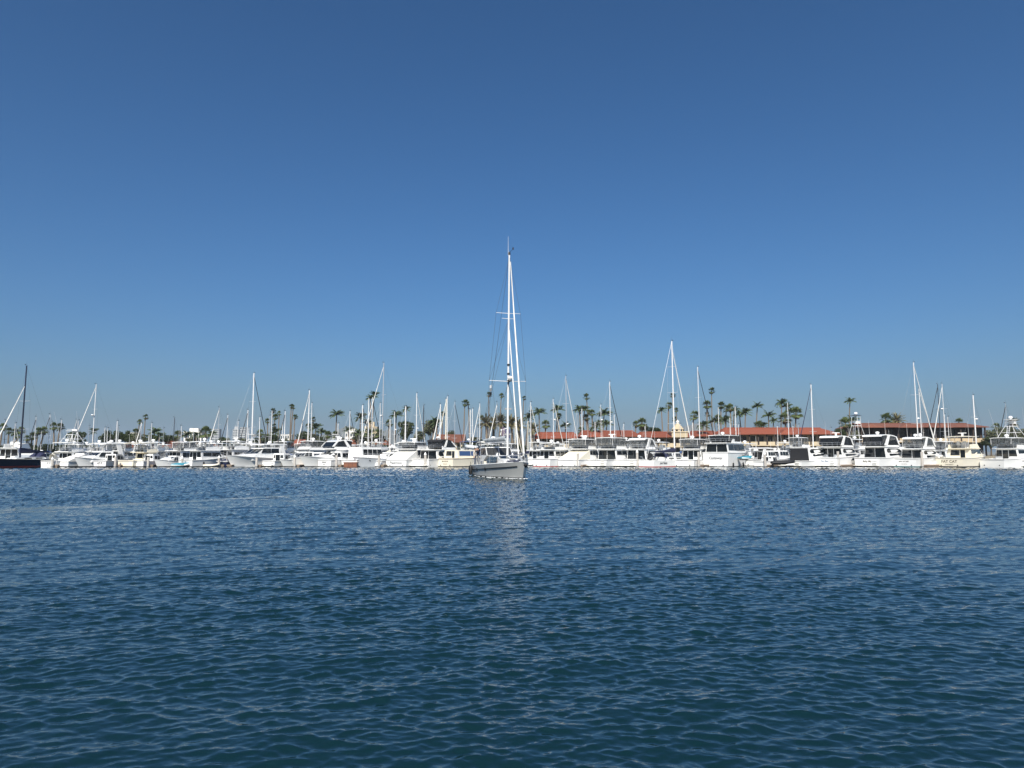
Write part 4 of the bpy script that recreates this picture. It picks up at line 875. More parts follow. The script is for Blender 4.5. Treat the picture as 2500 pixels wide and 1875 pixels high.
# ------------------------------------------------------------------ masts: boats whose hulls lie hidden behind the front row
W, Gy, Dk, Cr = 'mast_white', 'mast_grey', 'mast_dark', 'mast_cream'
wc, bc, nc, cc_ = 'white_cloth', 'black_cloth', 'navy_cloth', 'cream_cloth'
masts = [
    (14, 1026, 'L', Dk, None, .07), (38, 1033, 'R', W, wc, .07), (62, 1050, 'L', Gy, None, .06), (88, 1018, 'L', W, bc, .07), (102, 1052, None, W, None, .06),
    (122, 1012, 'L', W, bc, .08), (127, 1030, None, Gy, None, .06), (150, 1025, 'L', W, None, .07), (149, 1045, None, Gy, None, .06), (187, 1025, 'L', W, wc, .07), (192, 1027, None, W, None, .07),
    (234, 938, 'L', W, wc, .10), (218, 1040, None, Gy, None, .06), (257, 1044, None, W, None, .08), (263, 1046, None, W, None, .07), (287, 1028, 'R', W, None, .12), (290, 1040, None, Gy, None, .06),
    (345, 1032, 'L', W, wc, .13), (371, 1033, None, W, None, .09), (364, 1062, None, W, None, .08), (426, 1020, 'L', Dk, None, .08), (400, 1046, None, Gy, None, .06), (443, 1040, 'L', W, None, .07), (473, 1050, 'L', Gy, None, .06),
    (535, 995, 'L', Gy, wc, .08), (556, 1013, 'L', W, bc, .08), (582, 1028, None, W, None, .07), (605, 1001, 'L', W, bc, .12), (621, 911, 'R', W, bc, .17), (608, 1044, None, W, None, .08),
    (635, 1018, None, W, None, .09), (664, 1003, 'L', W, None, .08), (659, 1015, None, Gy, None, .06), (691, 1028, None, W, None, .09), (696, 1004, 'L', W, bc, .10), (739, 1028, None, Dk, None, .06), (755, 953, 'L', W, wc, .14), (762, 984, None, W, None, .09),
    (826, 1034, 'R', W, None, .09), (855, 1004, 'R', W, bc, .10), (886, 989, 'R', W, bc, .12), (901, 973, None, W, None, .10), (910, 970, 'R', W, bc, .09), (936, 886, 'L', Gy, wc, .13), (929, 984, None, W, None, .07),
    (953, 1023, None, W, None, .10), (964, 1005, None, W, None, .09), (991, 992, None, W, None, .13), (1018, 960, 'R', W, wc, .12), (1035, 990, None, Dk, None, .11), (1075, 987, 'L', W, wc, .11), (1089, 974, 'L', Cr, cc_, .14), (1093, 968, None, W, None, .08),
    (1111, 981, 'R', Gy, bc, .06), (1148, 1000, 'L', W, None, .09), (1154, 998, None, W, None, .09), (1171, 985, 'L', W, wc, .08), (1213, 982, 'L', Gy, wc, .06),
    (1258, 1030, None, Cr, cc_, .10), (1289, 1028, 'R', Cr, cc_, .10),
    (1296, 982, 'R', W, wc, .08), (1351, 974, 'R', W, wc, .08), (1382, 918, 'R', Gy, wc, .10), (1409, 1008, None, Gy, None, .06), (1421, 998, None, W, None, .09), (1453, 1030, None, W, None, .08), (1467, 988, None, W, None, .07),
    (1489, 932, 'R', W, bc, .10), (1500, 1012, None, W, None, .07), (1523, 1035, 'R', W, None, .07), (1575, 1040, None, W, None, .06),
    (1661, 1035, None, W, None, .06), (1691, 1032, None, W, None, .10), (1704, 896, 'R', W, bc, .11), (1754, 995, None, W, None, .08), (1782, 1020, None, W, None, .07), (1795, 993, None, W, None, .09), (1803, 1036, None, W, None, .07),
    (1898, 1040, None, W, None, .07), (1923, 983, None, W, None, .08), (1936, 1040, None, W, None, .07), (1949, 1037, None, Gy, None, .06), (1979, 939, 'L', W, nc, .14), (2028, 1045, None, Gy, None, .05),
    (2231, 885, 'R', W, wc, .11), (2244, 949, 'R', W, wc, .11), (2288, 938, 'L', Dk, bc, .09), (2299, 937, 'L', W, wc, .07), (2306, 1012, None, W, None, .07), (2314, 1018, None, W, None, .06), (2376, 965, None, W, None, .13), (2454, 985, 'L', Gy, bc, .05)]
radars = {234: 1015, 936: 1016, 1018: 1047, 1382: 1036, 1351: 1026, 1467: 1026, 1489: 1032, 2231: 1023, 2299: 1000, 2376: 1025, 964: 1050}
big = {621, 755, 936, 1382, 1489, 1704, 1979, 2231, 605, 886, 1018, 1089, 2376}
masts.sort(key=lambda m: m[1])
for u, v, sd_, mm, jb, rr in masts:
    sailboat(u, v, sd_, mm, jb, rr*1.05, spread=(0.36, 0.66) if v < 1000 else (0.52,), radar=radars.get(u), detail=1 if v < 960 else 0,
             delta=random.choice([32, 36, 40]) if u not in (936, 234) else 55)

# ------------------------------------------------------------------ pilings and docks
def piling(u, vtop, label, Y=120.2, r=0.2, cap=True):
    root = empty('piling', (xw(u, Y), Y, 0)); tag(root, label, 'piling', 'dock pilings')
    zt = zw(vtop, Y)-(0.45 if cap else 0)
    b = MB(); b.tube([(0, 0, -1.5), (0.01, 0, zt*0.5), (0, 0, zt)], r, 10); b.build('post', 'concrete', root)
    if cap: MB().lathe((0, 0, zt), [(r+0.03, 0.0), (r+0.03, 0.06), (r*0.3, 0.42), (0.01, 0.46)], 10).build('cap', 'white', root)
    MB().lathe((0, 0, 0.12), [(r+0.05, 0), (r+0.09, 0.06), (r+0.05, 0.14)], 10).build('guide_ring', 'grey', root)
    FOOT.append((xw(u, Y), Y, 1, 0, 0.3, 0.3))
    return root
PILES = [(127, 1115, 'concrete piling with white cone cap before the tuna-tower boat at far left', 1), (281, 1115, 'concrete piling left of the cream cabin boat', 0), (361, 1116, 'concrete piling right of the cream cabin boat', 0), (444, 1113, 'concrete piling with cap right of the teal-covered dinghy', 1),
         (534, 1112, 'concrete piling with cap before the navy-hulled small boat', 1), (553, 1103, 'slim dark pole beside the flared bow', 2), (626, 1117, 'concrete piling against the big flared-bow hull', 0), (719, 1110, 'white-capped piling before the smooth rounded bow', 1), (821, 1111, 'concrete piling between sedan yacht and pilothouse boat', 0),
         (925, 1112, 'concrete piling before the pale grey hull', 0), (1038, 1104, 'tall piling with pointed white cap before the raked-arch yacht', 1), (1411, 1107, 'concrete piling right of the cream cockpit cover', 0), (1556, 1098, 'tall white-capped piling left of Just Tango', 1), (1706, 1103, 'tall piling left of Castaway', 0), (1868, 1103, 'white-capped piling left of the covered black tender', 1), (2047, 1102, 'tall piling left of Baby My', 0), (2252, 1103, 'tall piling between the teal-striped yacht and Fat Cat', 0)]
for u, v, lab, c in PILES:
    if c == 2:
        r0 = piling(u, v, lab, 120.4, 0.07, False)
    else: piling(u, v, lab, 119.6, 0.2, bool(c))
# floating docks: a long walkway between the rows and fingers out to the pilings
dk = empty('floating_dock', (0, 0, 0)); tag(dk, 'low floating dock between the rows of boats', kind='structure')
def float_box(u, Y0, Y1, w, az):
    L = (Y1-Y0)/max(0.3, math.cos(R(az))); b = MB(); b.box(-w/2, w/2, 0, L, 0.22, 0.42); b.box(-w/2+0.1, w/2-0.1, 0.1, L-0.1, -0.3, 0.22)
    o = b.build('finger_pier', 'dock_wood', dk); o.location = (xw(u, Y0), Y0, 0); o.rotation_euler = (0, 0, -R(az)); return o
for u, v, lab, c in PILES:
    float_box(u+6, 119.9, 131.0, 0.9, view_az(u)+26)
b = MB(); b.box(-105, 105, 154.9, 156.9, 0.2, 0.42); b.build('walkway', 'dock_wood', dk)
# small things at the dock ends
inflatable('covered_dinghy', 'dinghy under a teal cover beside the capped piling, left half', 'dinghy', (xw(423, 119.9), 119.6, 0), R(8), 2.6, 1.4, 'offwhite', 'offwhite', 'teal_cloth')
inflatable('covered_dinghy', 'dinghy under a bright teal cover hanging beside Castaway', 'dinghy', (xw(1806, 121.5), 121.3, 1.15), R(14), 2.4, 1.5, 'offwhite', 'grey', 'teal_cloth')
inflatable('covered_dinghy', 'tender under a black cover behind the black-covered cruiser', 'dinghy', (xw(1884, 119.3), 119.2, 0.42), R(-5), 3.6, 1.6, 'black', 'black', 'black_cloth')
inflatable('rowing_dinghy', 'small cream dinghy with outboard left of the navy-hulled boat', 'dinghy', (xw(500, 119.3), 119.1, 0), R(3), 2.3, 1.3, 'cream', 'cream')
rb = empty('dock_float', (xw(857, 119.3), 119.3, 0)); tag(rb, 'rust-brown wooden float moored under the pilothouse boat', 'float')
MB().box(-1.1, 1.1, -0.6, 0.6, -0.3, 0.75).build('body', 'brown_hull', rb); MB().box(-1.2, 1.2, -0.65, 0.65, 0.75, 0.84).build('top_boards', 'wood', rb)
for k in range(3): MB().box(-1.0+0.72*k, -0.4+0.72*k, -0.625, -0.6, 0.1, 0.62).build('side_plank', 'wood', rb)

# ------------------------------------------------------------------ vegetation
def leafmat(name, col, tr=0.25, var=0.35):
    m = mat(name, col, 0.6, var=var, scale=1.2, spec=0.25); nt = m.node_tree; b = nt.nodes['Principled BSDF']
    out = nt.nodes['Material Output']; t = nt.nodes.new('ShaderNodeBsdfTranslucent'); mx = nt.nodes.new('ShaderNodeMixShader'); mx.inputs[0].default_value = tr
    src = b.inputs['Base Color'].links[0].from_socket; nt.links.new(src, t.inputs['Color'])
    nt.links.new(b.outputs[0], mx.inputs[1]); nt.links.new(t.outputs[0], mx.inputs[2]); nt.links.new(mx.outputs[0], out.inputs['Surface'])
leafmat('palm_leaf', (0.125, 0.16, 0.062)); leafmat('palm_leaf_dark', (0.10, 0.135, 0.057)); leafmat('date_leaf', (0.16, 0.145, 0.07)); leafmat('tree_leaf', (0.05, 0.068, 0.025)); leafmat('tree_leaf_olive', (0.11, 0.12, 0.07))
mat('palm_trunk', (0.17, 0.135, 0.10), 0.9, var=0.25, scale=3, stretch=(1, 1, 6)); mat('bark', (0.12, 0.09, 0.06), 0.9, var=0.25)
mat('dead_leaf', (0.17, 0.12, 0.065), 0.9, var=0.3)
def fan_crown(seed, R0=1.9, n=44, wind=0.0, m='palm_leaf', skirt=14, flat=1.0):
    rng = random.Random(seed); b = MB()
    for i in range(n+skirt):
        dead = i >= n
        az = rng.uniform(0, 2*math.pi); el = R(rng.uniform(-35, 88)) if not dead else R(rng.uniform(-88, -55))
        d = Vector((math.cos(az)*math.cos(el)+wind, math.sin(az)*math.cos(el), math.sin(el)*flat)).normalized()
        lat = d.cross(Vector((0, 0, 1)));
        if lat.length < 1e-3: lat = Vector((1, 0, 0))
        lat.normalize(); up = lat.cross(d)
        pl = R0*rng.uniform(0.42, 0.62)*(0.6 if dead else 1); c = d*pl+Vector((0, 0, -0.1*R0*math.cos(el)))
        b.add([lat*0.03, c+lat*0.03, c-lat*0.03, -lat*0.03], [(0, 1, 2, 3)], 1 if dead else 0)
        fl = R0*rng.uniform(0.42, 0.6)*(0.8 if dead else 1); k = 9
        for j in range(k):
            a = R(-80+160*j/(k-1)); q = d*math.cos(a)+lat*math.sin(a)
            tip = c+q*fl*(0.75+0.25*math.cos(a))+Vector((0, 0, -fl*0.22*rng.uniform(0.4, 1.4)))+Vector((wind*0.25*fl, 0, 0))
            w = fl*0.11; wv = (lat*math.cos(a)-d*math.sin(a))*w; mid = c+(tip-c)*0.5+up*0.04
            b.add([c, mid+wv, tip, mid-wv], [(0, 1, 2, 3)], 1 if dead else 0)
    return b.mesh('crown', [m, 'dead_leaf'], 0)
def feather_crown(seed, R0=2.7, n=20, wind=0.0, m='palm_leaf_dark', droop=0.6, elmin=-5, elmax=80, leaf=0.45, k=11):
    rng = random.Random(seed); b = MB()
    for i in range(n):
        az = 2*math.pi*(i+rng.uniform(-0.3, 0.3))/n*(1.0 if n < 30 else 2.39*n/6.28); el = R(rng.uniform(elmin, elmax))
        h = Vector((math.cos(az), math.sin(az), 0)); pos = Vector((0, 0, 0)); L = R0*rng.uniform(0.8, 1.1); pts = []
        e = el
        for j in range(k+1):
            dv = (h*math.cos(e)+Vector((0, 0, math.sin(e)))+Vector((wind*j/k, 0, 0))).normalized(); pts.append((pos.copy(), dv)); pos += dv*L/k; e -= droop*2.2/k*(0.5+j/k)
        for j in range(k):
            p, dv = pts[j]; q = pts[j+1][0]; lat = dv.cross(Vector((0, 0, 1)))
            if lat.length < 1e-3: lat = Vector((1, 0, 0))
            lat.normalize(); w = 0.035*(1-j/k)+0.008
            b.add([p+lat*w, q+lat*w, q-lat*w, p-lat*w], [(0, 1, 2, 3)])
            if j < 1: continue
            ll = leaf*L/R0*math.sin(math.pi*(0.12+0.83*j/k))*1.15
            for sg in (1, -1):
                for o in (0.0, 0.5):
                    s = p+(q-p)*o; tip = s+lat*sg*ll*0.8+dv*ll*0.55+Vector((0, 0, -ll*rng.uniform(0.15, 0.6)))
                    ww = dv*0.085*R0/2.7; b.add([s-ww, s+ww, tip], [(0, 1, 2)] if sg > 0 else [(0, 2, 1)])
    return b.mesh('crown', m, 0)
CROWNS = {'tall': [fan_crown(i, 1.55, 40, w, 'palm_leaf_dark' if i % 2 else 'palm_leaf', 8) for i, w in enumerate((0.15, 0.3, -0.05, 0.4))],
          'fan': [fan_crown(10+i, 2.3, 46, w, 'palm_leaf', 16) for i, w in enumerate((0.1, 0.35, 0.5, -0.1))],
          'queen': [feather_crown(20+i, 2.9, 26, w, leaf=0.75) for i, w in enumerate((0.25, 0.6, 0.1))],
          'date': [feather_crown(30+i, 4.1, 56, 0.1, 'date_leaf', 0.42, -25, 86, 0.55, 9) for i in range(3)]}
PALMS = []
def palm(u, v, kind, Y=225, sc=1.0, lean=0.0, var=None):
    z = zw(v, Y); X = xw(u, Y, z); root = empty('palm_tree', (X-lean, Y, 1.6))
    h = z-1.6; r = {'tall': 0.2, 'fan': 0.24, 'queen': 0.2, 'date': 0.42}[kind]
    b = MB(); n = 6; b.tube([(lean*(i/n)**1.6, 0, h*i/n) for i in range(n+1)], r*1.25, 8, r*0.75)
    if kind == 'date': b.lathe((lean, 0, h-0.9), [(0.45, 0), (0.75, 0.5), (0.7, 1.0), (0.2, 1.3)], 9)
    b.build('trunk', 'palm_trunk', root, 60)
    i = len(PALMS) if var is None else var
    c = link('crown', CROWNS[kind][i % len(CROWNS[kind])], root); c.location = (lean, 0, h); sc *= 0.82; c.scale = (sc, sc, sc)
    c.rotation_euler = (0, 0, random.choice([0, 0.2, -0.2]) if kind != 'date' else random.uniform(0, 6))
    tag(root, 'palm tree', 'palm tree', 'palm trees along the shore'); PALMS.append((u, v, kind, root))
P_ = [
    (7, 1043, 'fan', 215, .8), (22, 1052, 'fan', 225, .7), (36, 1055, 'fan', 215, .75), (52, 1052, 'fan', 215, .8), (66, 1070, 'fan', 210, .6), (80, 1065, 'fan', 212, .8), (93, 1053, 'fan', 215, .8), (108, 1052, 'fan', 216, .85), (131, 1041, 'fan', 222, .85), (147, 1042, 'fan', 222, .8), (229, 1054, 'queen', 220, .8), (44, 1064, 'fan', 208, .7),
    (341, 1030, 'tall', 260, .9), (355, 1018, 'tall', 265, 1.0), (330, 1056, 'fan', 215, .8), (378, 1055, 'queen', 212, 1.0), (390, 1066, 'queen', 208, .9), (434, 1062, 'fan', 212, .9), (456, 1062, 'queen', 212, .9), (478, 1064, 'queen', 208, .8), (502, 1056, 'fan', 208, 1.25), (517, 1060, 'queen', 216, .8),
    (653, 1028, 'tall', 240, .9), (666, 1003, 'tall', 250, 1.0), (672, 1018, 'tall', 245, 1.05), (669, 1040, 'tall', 235, .8), (682, 1009, 'tall', 245, .8), (636, 1058, 'fan', 212, .8), (672, 1056, 'queen', 214, 1.0), (711, 992, 'tall', 250, .85), (716, 994, 'tall', 255, .8), (720, 1018, 'tall', 245, .95), (752, 1040, 'tall', 240, .9), (764, 1024, 'tall', 245, .9),
    (771, 1046, 'queen', 212, 1.1), (785, 1056, 'queen', 210, .9), (822, 1013, 'queen', 222, 1.2), (800, 1062, 'fan', 208, .8), (818, 1062, 'fan', 208, .8), (850, 1050, 'queen', 210, .8), (880, 1020, 'queen', 222, 1.1), (898, 1032, 'queen', 225, .8), (905, 972, 'queen', 240, .9), (914, 966, 'queen', 242, 1.0), (875, 1060, 'queen', 208, 1.0), (900, 1058, 'queen', 208, 1.0), (923, 1058, 'fan', 208, .9),
    (950, 1034, 'fan', 220, .8), (968, 1014, 'queen', 225, 1.1), (992, 1000, 'queen', 228, .8), (1061, 1030, 'queen', 214, 1.0), (1080, 1010, 'tall', 240, .9), (1066, 1035, 'queen', 212, 1.0), (1135, 984, 'tall', 245, 1.25), (1143, 985, 'tall', 247, .7), (1193, 963, 'tall', 255, 1.05), (1224, 966, 'tall', 258, .9), (1279, 972, 'tall', 258, .8),
    (1177, 1020, 'tall', 225, .8), (1187, 1034, 'date', 205, 1.0), (1205, 1036, 'date', 209, .9), (1222, 1032, 'date', 205, 1.0), (1248, 1034, 'date', 206, 1.0), (1266, 1038, 'date', 204, .9),
    (1291, 1020, 'queen', 214, 1.0), (1296, 1006, 'tall', 235, .8), (1316, 1008, 'queen', 222, 1.15), (1302, 1050, 'date', 204, .8), (1332, 1036, 'fan', 214, .9), (1361, 1000, 'queen', 225, 1.1), (1363, 1016, 'fan', 222, .7), (1380, 1040, 'queen', 212, .9),
    (1414, 1000, 'queen', 222, 1.0), (1427, 1002, 'queen', 224, 1.0), (1432, 969, 'tall', 245, 1.15), (1431, 1020, 'fan', 225, .75), (1445, 1008, 'fan', 226, .75), (1436, 1006, 'tall', 230, .8), (1417, 1050, 'fan', 212, .7), (1455, 1044, 'queen', 210, 1.1), (1475, 1012, 'queen', 220, 1.3), (1481, 1036, 'queen', 214, 1.0), (1464, 1036, 'queen', 216, .9),
    (1553, 1036, 'fan', 216, .7), (1567, 1032, 'fan', 212, 1.0), (1615, 1003, 'queen', 228, .8), (1632, 990, 'fan', 232, .8), (1641, 965, 'tall', 245, 1.0), (1650, 1001, 'tall', 235, .8), (1646, 1023, 'tall', 225, .8), (1694, 1014, 'fan', 218, 1.0), (1717, 1040, 'queen', 208, 1.0),
    (1726, 988, 'fan', 225, .95), (1737, 954, 'tall', 245, 1.15), (1727, 1012, 'tall', 226, .8), (1744, 1030, 'queen', 214, 1.1), (1752, 1020, 'fan', 220, .8), (1760, 990, 'fan', 228, .85), (1773, 997, 'fan', 230, .8), (1783, 996, 'fan', 226, .9), (1770, 1028, 'queen', 214, 1.1), (1792, 1002, 'queen', 230, .9), (1805, 1012, 'queen', 224, 1.0), (1820, 1009, 'queen', 220, 1.1), (1849, 993, 'queen', 226, 1.0), (1851, 1040, 'fan', 214, 1.1), (1864, 1040, 'queen', 216, .8),
    (1876, 1016, 'queen', 216, 1.1), (1888, 1028, 'queen', 222, .8), (1909, 986, 'queen', 226, 1.1), (1919, 993, 'queen', 228, 1.0), (1916, 1022, 'fan', 218, 1.2), (1943, 1008, 'fan', 216, 1.3), (1928, 1005, 'queen', 222, 1.0), (2075, 980, 'queen', 230, .9), (2064, 1034, 'fan', 208, 1.2), (2080, 1028, 'queen', 208, 1.0), (2162, 1022, 'fan', 236, 1.3), (2178, 1030, 'fan', 240, .8), (2190, 1027, 'date', 236, 1.0), (2341, 1030, 'fan', 236, .9), (2472, 1034, 'date', 208, .7), (2430, 1042, 'fan', 212, .8)]
for a in P_: palm(*a, lean=random.uniform(-0.8, 1.0))
def leaf_crown(seed, rx, ry, rz, n=2600, m='tree_leaf', lobes=34, size=0.34):
    rng = random.Random(seed); b = MB(); lb = []
    for i in range(lobes):
        d = Vector((rng.gauss(0, 1), rng.gauss(0, 1), rng.gauss(0.1, 0.8))).normalized(); q = rng.uniform(0.45, 0.86)
        lb.append((Vector((d.x*rx*q, d.y*ry*q, d.z*rz*q)), rng.uniform(0.2, 0.36)))
    for i in range(n):
        c, s = rng.choice(lb); d = Vector((rng.gauss(0, 1), rng.gauss(0, 1), rng.gauss(0.15, 1))).normalized()
        p = c+Vector((d.x*rx, d.y*ry, d.z*rz))*s*rng.uniform(0.75, 1.05)
        nrm = (d+Vector((rng.gauss(0, .5), rng.gauss(0, .5), rng.gauss(0, .5)))).normalized(); t = nrm.orthogonal().normalized(); w = nrm.cross(t); z = size*rng.uniform(0.6, 1.3)
        b.add([p+t*z, p+w*z*0.6, p-t*z, p-w*z*0.6], [(0, 1, 2, 3)])
    return b.mesh('crown', m, 0)
LC = [leaf_crown(i, 1, 1, 1, 3000, 'tree_leaf' if i < 3 else 'tree_leaf_olive', 44, 0.085) for i in range(5)]
def tree(u, v, Y, wpx, hpx, label, var=0, name='round_tree', cat='tree', group='trees and shrubs along the shore'):
    z = zw(v, Y); X = xw(u, Y, z); rx = wpx/2/F_PX*Y; rz = hpx/2/F_PX*Y
    root = empty(name, (X, Y, 1.6)); tag(root, label, cat, group); h = z-1.6
    t = MB(); t.tube([(0, 0, 0), (0.1, 0, max(0.3, h*0.5)), (0, 0.1, max(0.5, h))], 0.12+rx*0.05, 8, 0.08)
    for k in range(4):
        a = k*1.6; t.tube([(0.05, 0, max(0.2, h*0.45)), (rx*0.45*math.cos(a), rx*0.45*math.sin(a), h+rz*0.1)], 0.05+rx*0.025, 6, 0.04)
    t.build('trunk', 'bark', root)
    c = link('crown', LC[var], root); c.location = (0, 0, h); c.scale = (rx, max(1.5, rx*0.8), rz); c.rotation_euler = (0, 0, u*0.7)
    return root
tree(187, 1072, 212, 62, 46, 'big round dark green tree behind the white mast, left part', 0)
tree(262, 1072, 212, 42, 38, 'round dark tree right of the big round tree', 1)
tree(286, 1068, 214, 36, 36, 'rounded dark tree behind the thick short white mast', 2)
tree(312, 1070, 216, 34, 34, 'dark tree in front of the low white building at left', 1)
tree(413, 1072, 214, 50, 22, 'wide low dark hedge-like tree above the brown roof', 2)
tree(990, 1048, 212, 54, 50, 'big round green tree left of the short black mast', 0)
tree(1052, 1046, 216, 42, 44, 'loose olive-green tree right of the round green tree', 4)
tree(1098, 1060, 222, 34, 22, 'grey-green low tree above the gabled brown house', 3)
tree(785, 1086, 205, 34, 36, 'dense dark shrub behind the tall rounded flybridge', 1, 'bush', 'bush')
tree(742, 1066, 220, 44, 30, 'dark tree behind the white mast with furled jib', 2)
tree(634, 1078, 214, 44, 24, 'dark shrub behind the big flared-bow yacht', 0, 'bush', 'bush')
tree(885, 1072, 214, 60, 30, 'dusty brown-green tree behind the grey hulled boat', 4)
tree(1596, 1052, 222, 44, 20, 'dark low tree above the red roof left of the cupola', 2)
tree(1572, 1046, 224, 30, 18, 'dark bushy tree over the red roof', 1)
tree(2050, 1058, 206, 30, 26, 'green shrub at the end of the red roof', 0, 'bush', 'bush')
tree(2092, 1062, 206, 34, 26, 'pale green shrub below the brown-roofed restaurant', 3, 'bush', 'bush')
tree(2436, 1060, 205, 60, 40, 'olive shrub under the tuna tower at right', 3, 'bush', 'bush')
tree(2466, 1066, 204, 60, 52, 'tall grey-green shrub near the right edge', 4, 'bush', 'bush')
tree(2500, 1066, 203, 56, 46, 'grey-green shrub cut by the right edge', 3, 'bush', 'bush')
tree(2418, 1078, 202, 44, 26, 'low green shrub beside the dark restaurant', 0, 'bush', 'bush')
for u_, v_, w_, h_, lab_, k_ in [(338, 1072, 40, 26, 'olive tree below the lollipop palms', 4), (372, 1070, 34, 22, 'green tree left of the brown pavilion roof', 0), (470, 1074, 44, 24, 'olive tree before the white flat-roofed building', 3), (545, 1078, 44, 24, 'dark tree right of the brown pavilion', 2), (590, 1080, 40, 22, 'olive shrub under the grey office tower', 4),
                              (660, 1070, 44, 26, 'green tree under the cluster of thin palms', 0), (700, 1080, 44, 24, 'olive shrub below the white balconied hotel', 3), (765, 1072, 40, 28, 'brown-green tree right of the slanting-jib mast', 4), (828, 1076, 36, 26, 'olive tree under the wind-bent palm', 3), (925, 1072, 34, 28, 'dark tree beside the tall grey mast', 1), (1160, 1078, 50, 24, 'olive shrub left of the date palms', 4), (1025, 1066, 34, 30, 'brown-green tree right of the big round green tree', 4)]:
    tree(u_, v_, 210, w_, h_, lab_, k_)
HEDGE = ['dark hedge clump behind the navy-hulled sailboat', 'dark hedge clump behind the navy boom end', 'dark hedge clump left of the big round tree', 'dark hedge clump under the big round tree', 'dark hedge clump below the tall white furled mast', 'dark hedge clump behind the oval-window yacht', 'dark hedge clump left of the thick tall mast',
         'dark hedge clump behind the radar-arch boat', 'dark hedge clump left of the pilothouse boat', 'dark hedge clump behind Papermoon', 'dark hedge clump behind the grey yacht\'s stern', 'dark hedge clump behind the grey yacht\'s cabin', 'dark hedge clump behind the grey yacht\'s bow']
for i, (u, w) in enumerate([(20, 60), (70, 60), (118, 60), (165, 60), (215, 60), (560, 50), (610, 60), (680, 60), (840, 60), (930, 60), (1150, 70), (1205, 60), (1262, 60)]):
    tree(u, 1095, 203, w, 24, HEDGE[i], i % 3, 'hedge', 'hedge')

# ------------------------------------------------------------------ buildings
mat('roof_red', (0.205, 0.055, 0.028), 0.8, var=0.28, scale=1.6, bump=0.8, bscale=5, stretch=(3, 1, 1)); mat('roof_brown', (0.16, 0.06, 0.036), 0.85, var=0.25, scale=1.6, bump=0.8, bscale=5, stretch=(3, 1, 1))
mat('stucco', (0.50, 0.415, 0.28), 0.9, var=0.08, scale=0.5); mat('stucco_white', (0.72, 0.70, 0.66), 0.9, var=0.06, scale=0.3); mat('dark_wood_and_shade', (0.05, 0.035, 0.028), 0.8, var=0.2); mat('tower_grey', (0.36, 0.37, 0.38), 0.8, var=0.1, scale=0.1); mat('tan', (0.48, 0.38, 0.25), 0.9, var=0.1)
def tiled_roof(root, x0, x1, y0, y1, ze, zr, m, hip=0.0, ov=0.7, name='roof'):
    b = MB(); ym = (y0+y1)/2; a0, a1 = x0-ov, x1+ov; c0, c1 = y0-ov, y1+ov; h0 = x0+hip; h1 = x1-hip; th = 0.18
    b.add([(a0, c0, ze), (a1, c0, ze), (a1, c1, ze), (a0, c1, ze), (h0-(ov if hip == 0 else 0), ym, zr), (h1+(ov if hip == 0 else 0), ym, zr),
           (a0, c0, ze-th), (a1, c0, ze-th), (a1, c1, ze-th), (a0, c1, ze-th)],
          [(0, 1, 5, 4), (2, 3, 4, 5), (1, 2, 5), (3, 0, 4), (1, 0, 6, 7), (2, 1, 7, 8), (3, 2, 8, 9), (0, 3, 9, 6), (9, 8, 7, 6)])
    r = b.build(name, m, root, 0)
    MB().tube([(h0-(ov if hip == 0 else 0), ym, zr+0.05), (h1+(ov if hip == 0 else 0), ym, zr+0.05)], 0.14, 6).build('ridge_tiles', m, r)
    return r
